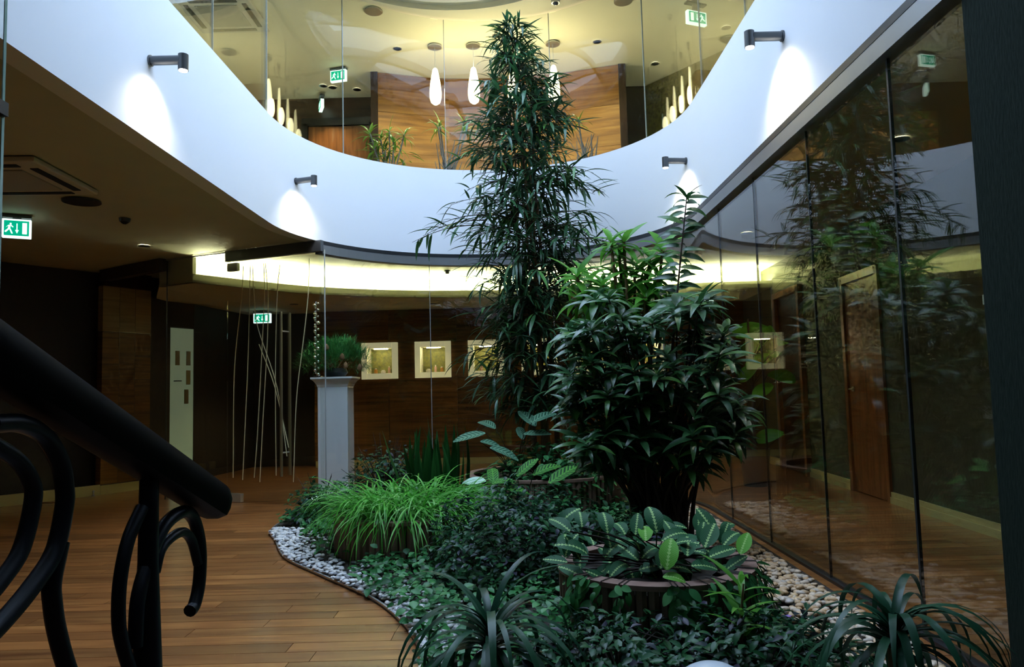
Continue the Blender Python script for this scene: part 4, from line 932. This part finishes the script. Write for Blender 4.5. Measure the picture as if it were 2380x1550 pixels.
# large-leaved plant in the corridor
t = thing('fiddle_leaf_plant', 'plant with large bright green leaves behind the glass by the doorway', 'plant', (2.72, 8.55, 0))
O4 = Vector((2.72, 8.55, 0)); fd = [leaf_template(1, .58, 8, dr, .2, 'fiddle') for dr in (.3, .8, 1.2)]; it = []; sk = MB()
for x, y, az, el, ln in ((1752, 765, 3.0, .15, .40), (1760, 790, 3.4, -.35, .34), (1800, 765, .3, .3, .3), (1770, 835, 3.3, -.3, .3), (1740, 860, 3.2, -.5, .28), (1790, 1010, 3.0, -.1, .3), (1800, 820, 1.2, .4, .3), (1815, 870, -.6, .0, .3), (1780, 900, 3.8, -.2, .28), (1820, 790, .8, .5, .28)):
    d = rdir(az, el); p = px(x, y, 8.5)-O4; b = p-d*ln*.5; it.append((random.randrange(3), place(b, d, (-.2, -1, .45), ln*1.15))); sk.tube([(0, 0, max(.3, b.z-.35)), b], .006, 5, False)
build(MB().tube([(0, 0, .3), (.02, 0, 1.0), (0, 0, 1.9)], [.025, .02, .012], 7), 'trunk', barkdark, t)
build(sk, 'stalks', barkdark, t); foliage(t, fd, it, bigleaf)
build(MB().lathe([(.13, .0), (.17, .40), (.18, .42), (.15, .42), (.14, .34)], n=20), 'pot', darkmetal, t)
# ------------------------------------------------------------------ gallery plants
up_t = [leaf_template(1, .13, 6, dr, .3, 'lance') for dr in (.4, .9, 1.4)]
def gallery_plant(label, x0, Yd, heads, bush_n=0, twigs=0, seed=1, m=upleaf):
    random.seed(seed); b = px(x0, 380, Yd); t = thing('potted_dracaena', label, 'plant', (b.x, Yd, 3.30), 0, 'plants on the gallery'); O_ = Vector((b.x, Yd, 3.30)); it = []; st = MB()
    for x, y, n in heads:
        p = px(x, y, Yd+R(-.08, .08))-O_; rosette(p, n, R(.20, .28), it, el=(-.4, 1.3)); st.tube(spline([Vector((R(-.05, .05), R(-.05, .05), .22)), Vector((p.x*.4, p.y*.4, .22+(p.z-.22)*.5)), p], 4), .010, 5, False)
    for k in range(twigs):
        a = R(0, 6.28); st.tube([(R(-.06, .06), R(-.06, .06), .22), (R(-.1, .1), R(-.1, .1), .55), (R(-.2, .2), R(-.12, .12), R(.75, 1.05))], [.016, .012, .004], 5, False)
    for k in range(bush_n): it.append((random.randrange(3), place(Vector((R(-.2, .3), R(-.1, .1), R(.35, .95))), rdir(R(0, 6.28), R(-.4, .6)), (0, 0, 1), R(.14, .22))))
    build(st, 'stems', twigm, t); build(MB().lathe([(.13, 0), (.17, .26), (.18, .28), (.15, .28), (.14, .22)], n=20), 'pot', darkmetal, t)
    foliage(t, up_t, it, m); return t
gallery_plant('bushy green potted plant on the gallery near the red brown door', 905, 9.35, [(860, 310, 14), (905, 305, 12), (940, 312, 14), (885, 325, 12), (870, 345, 12), (895, 350, 12), (915, 330, 10)], 60, 6, 2)
gallery_plant('yellow green potted plant with grey twigs on the gallery between the pendants', 1040, 9.35, [(1018, 295, 12), (1078, 285, 14), (1022, 285, 8), (1085, 300, 10)], 0, 26, 3)
gallery_plant('small potted plant with bare twigs on the gallery past the tree', 1362, 9.2, [(1345, 282, 13)], 0, 26, 4)
# ------------------------------------------------------------------ stair railing in the foreground
t = thing('stair_railing', 'dark wooden handrail on scrolled wrought iron balusters', 'railing', (0, 0, 0))
def rail_pt(x, y, k=0): return px(x, y, float(np.interp(x, [-400, 0, 520, 600], [.66, .95, 1.62, 1.76])))
ca, cb = rail_pt(0, 838), rail_pt(500, 1168); dv = (cb-ca).normalized(); r0 = ca-dv*1.1
prof = [(-.012, -.036), (-.030, -.028), (-.036, -.012), (-.037, .010), (-.028, .030), (-.010, .038), (.010, .038), (.028, .030), (.037, .010), (.036, -.012), (.030, -.028), (.012, -.036)]
side = dv.cross(Vector((0, 0, 1))).normalized(); upv = side.cross(dv)
m_ = MB(); ends = [(r0, 1.), (cb-dv*.02, 1.), (cb, .95), (cb+dv*.012, .84), (cb+dv*.021, .64), (cb+dv*.026, .35)]; vs_, fs = [], []; n = len(prof)
for p, s in ends: vs_ += [p+side*a*s+upv*b*s for a, b in prof]
for i in range(len(ends)-1):
    for k in range(n): fs.append((i*n+k, i*n+(k+1) % n, (i+1)*n+(k+1) % n, (i+1)*n+k))
fs += [tuple(range(n)), tuple(range((len(ends)-1)*n, len(ends)*n))]
m_.add(vs_, fs, True); ho = build(m_, 'handrail', railwood, t)
hn = Vector((dv.y, -dv.x, 0)).normalized()              # normal of the vertical plane under the rail
def rp(x, y):
    d = ray(x, y); o = Vector((0, 0, EYE)); k = (cb-o).dot(hn)/d.dot(hn); return o+d*k
def scroll(pts, r=.0115): build(MB().tube(spline([rp(*p) for p in pts], 8), r, 10), 'scroll', iron, t)
scroll([(314, 1504), (321, 1390), (348, 1296), (378, 1228), (408, 1197), (435, 1190), (454, 1216), (465, 1277), (463, 1352), (452, 1405), (441, 1420)], .0125)
scroll([(360, 1330), (374, 1277), (401, 1247), (427, 1237), (446, 1258), (460, 1310)], .0095)
scroll([(330, 1180), (303, 1240), (287, 1300), (277, 1371), (276, 1447), (285, 1500), (303, 1560), (330, 1640)], .011)
scroll([(-20, 985), (50, 985), (105, 1015), (140, 1075), (150, 1130), (149, 1182), (125, 1284), (68, 1371), (0, 1451), (-60, 1510)], .0125)
scroll([(140, 1260), (121, 1352), (122, 1400), (132, 1466), (155, 1550), (190, 1640)], .0125)
scroll([(-20, 1030), (40, 1070), (70, 1115), (77, 1163), (49, 1277), (0, 1352), (-50, 1410)], .011)
pt, pb_ = rp(347, 1095), rp(338, 1550); base = Vector((pb_.x, pb_.y, 0))
build(MB().tube([pt, pt.lerp(base, .15), pt.lerp(base, .35), base], [.016, .017, .026, .03], 10), 'newel_post', iron, t)
t = thing('door_stop', 'small metal door stop on the floor by the lobby skirting', 'door stop', pz(217, 1153, 0))
build(MB().lathe([(.018, 0), (.018, .01), (.008, .014), (.008, .05)], n=12), 'post', alu, t); build(MB().lathe([(.012, .05), (.014, .06), (.010, .068)], n=12), 'cap', alu, t)
t = thing('motion_sensor', 'pale motion sensor on the gallery ceiling above the pendants', 'sensor', pz(1291, 2, ZU))
build(MB().lathe([(.05, -.03), (.055, 0)], n=16), 'base', alu, t); build(MB().lathe([(.015, -.06), (.03, -.045), (.036, -.03)], n=16), 'dome', lampmetal, t)
# glass balustrade pane at the left edge and the pale globe at the bottom edge
t = thing('glass_screen', 'glass screen edge with dark clamp at the far left of the picture', 'glass screen', (0, 0, 0))
e0 = px(7, 300, 2.6); build(MB().box((e0.x-.2, 2.6, 2.6), (.4, .012, 2.5)), 'glass_pane', glassm, t); build(MB().box((e0.x-.002, 2.6, 2.6), (.004, .013, 2.5)), 'polished_edge', glassedge, t)
build(MB().box((e0.x-.02, 2.58, px(10, 255, 2.6).z), (.07, .05, .05)), 'clamp', darkmetal, t)
q = px(1655, 1541, 2.1); t = thing('garden_globe', 'pale blue white globe lamp standing low among the plants', 'lamp', (q.x, q.y, .012))
globe = principled('opal_globe', (.72, .78, .84), .25); rg = .13; zc = q.z-.012-rg
build(MB().lathe([(rg*math.sin(a)+.001, zc-rg*math.cos(a)) for a in np.linspace(.25, PI, 16)], n=28), 'globe', globe, t)
build(MB().lathe([(.06, 0), (.06, .02), (.045, .03), (.045, zc-rg*.9)], n=20), 'base', darkmetal, t)
q = pz(728, 1165, .05); me = pebble_mesh(77, stonewhite); o = link('boulder', me, None, None, Matrix.LocRotScale((q.x, q.y, .05), None, (.17, .14, .18))); tag(o, 'white stone lying at the foot of the pedestal', 'stone')
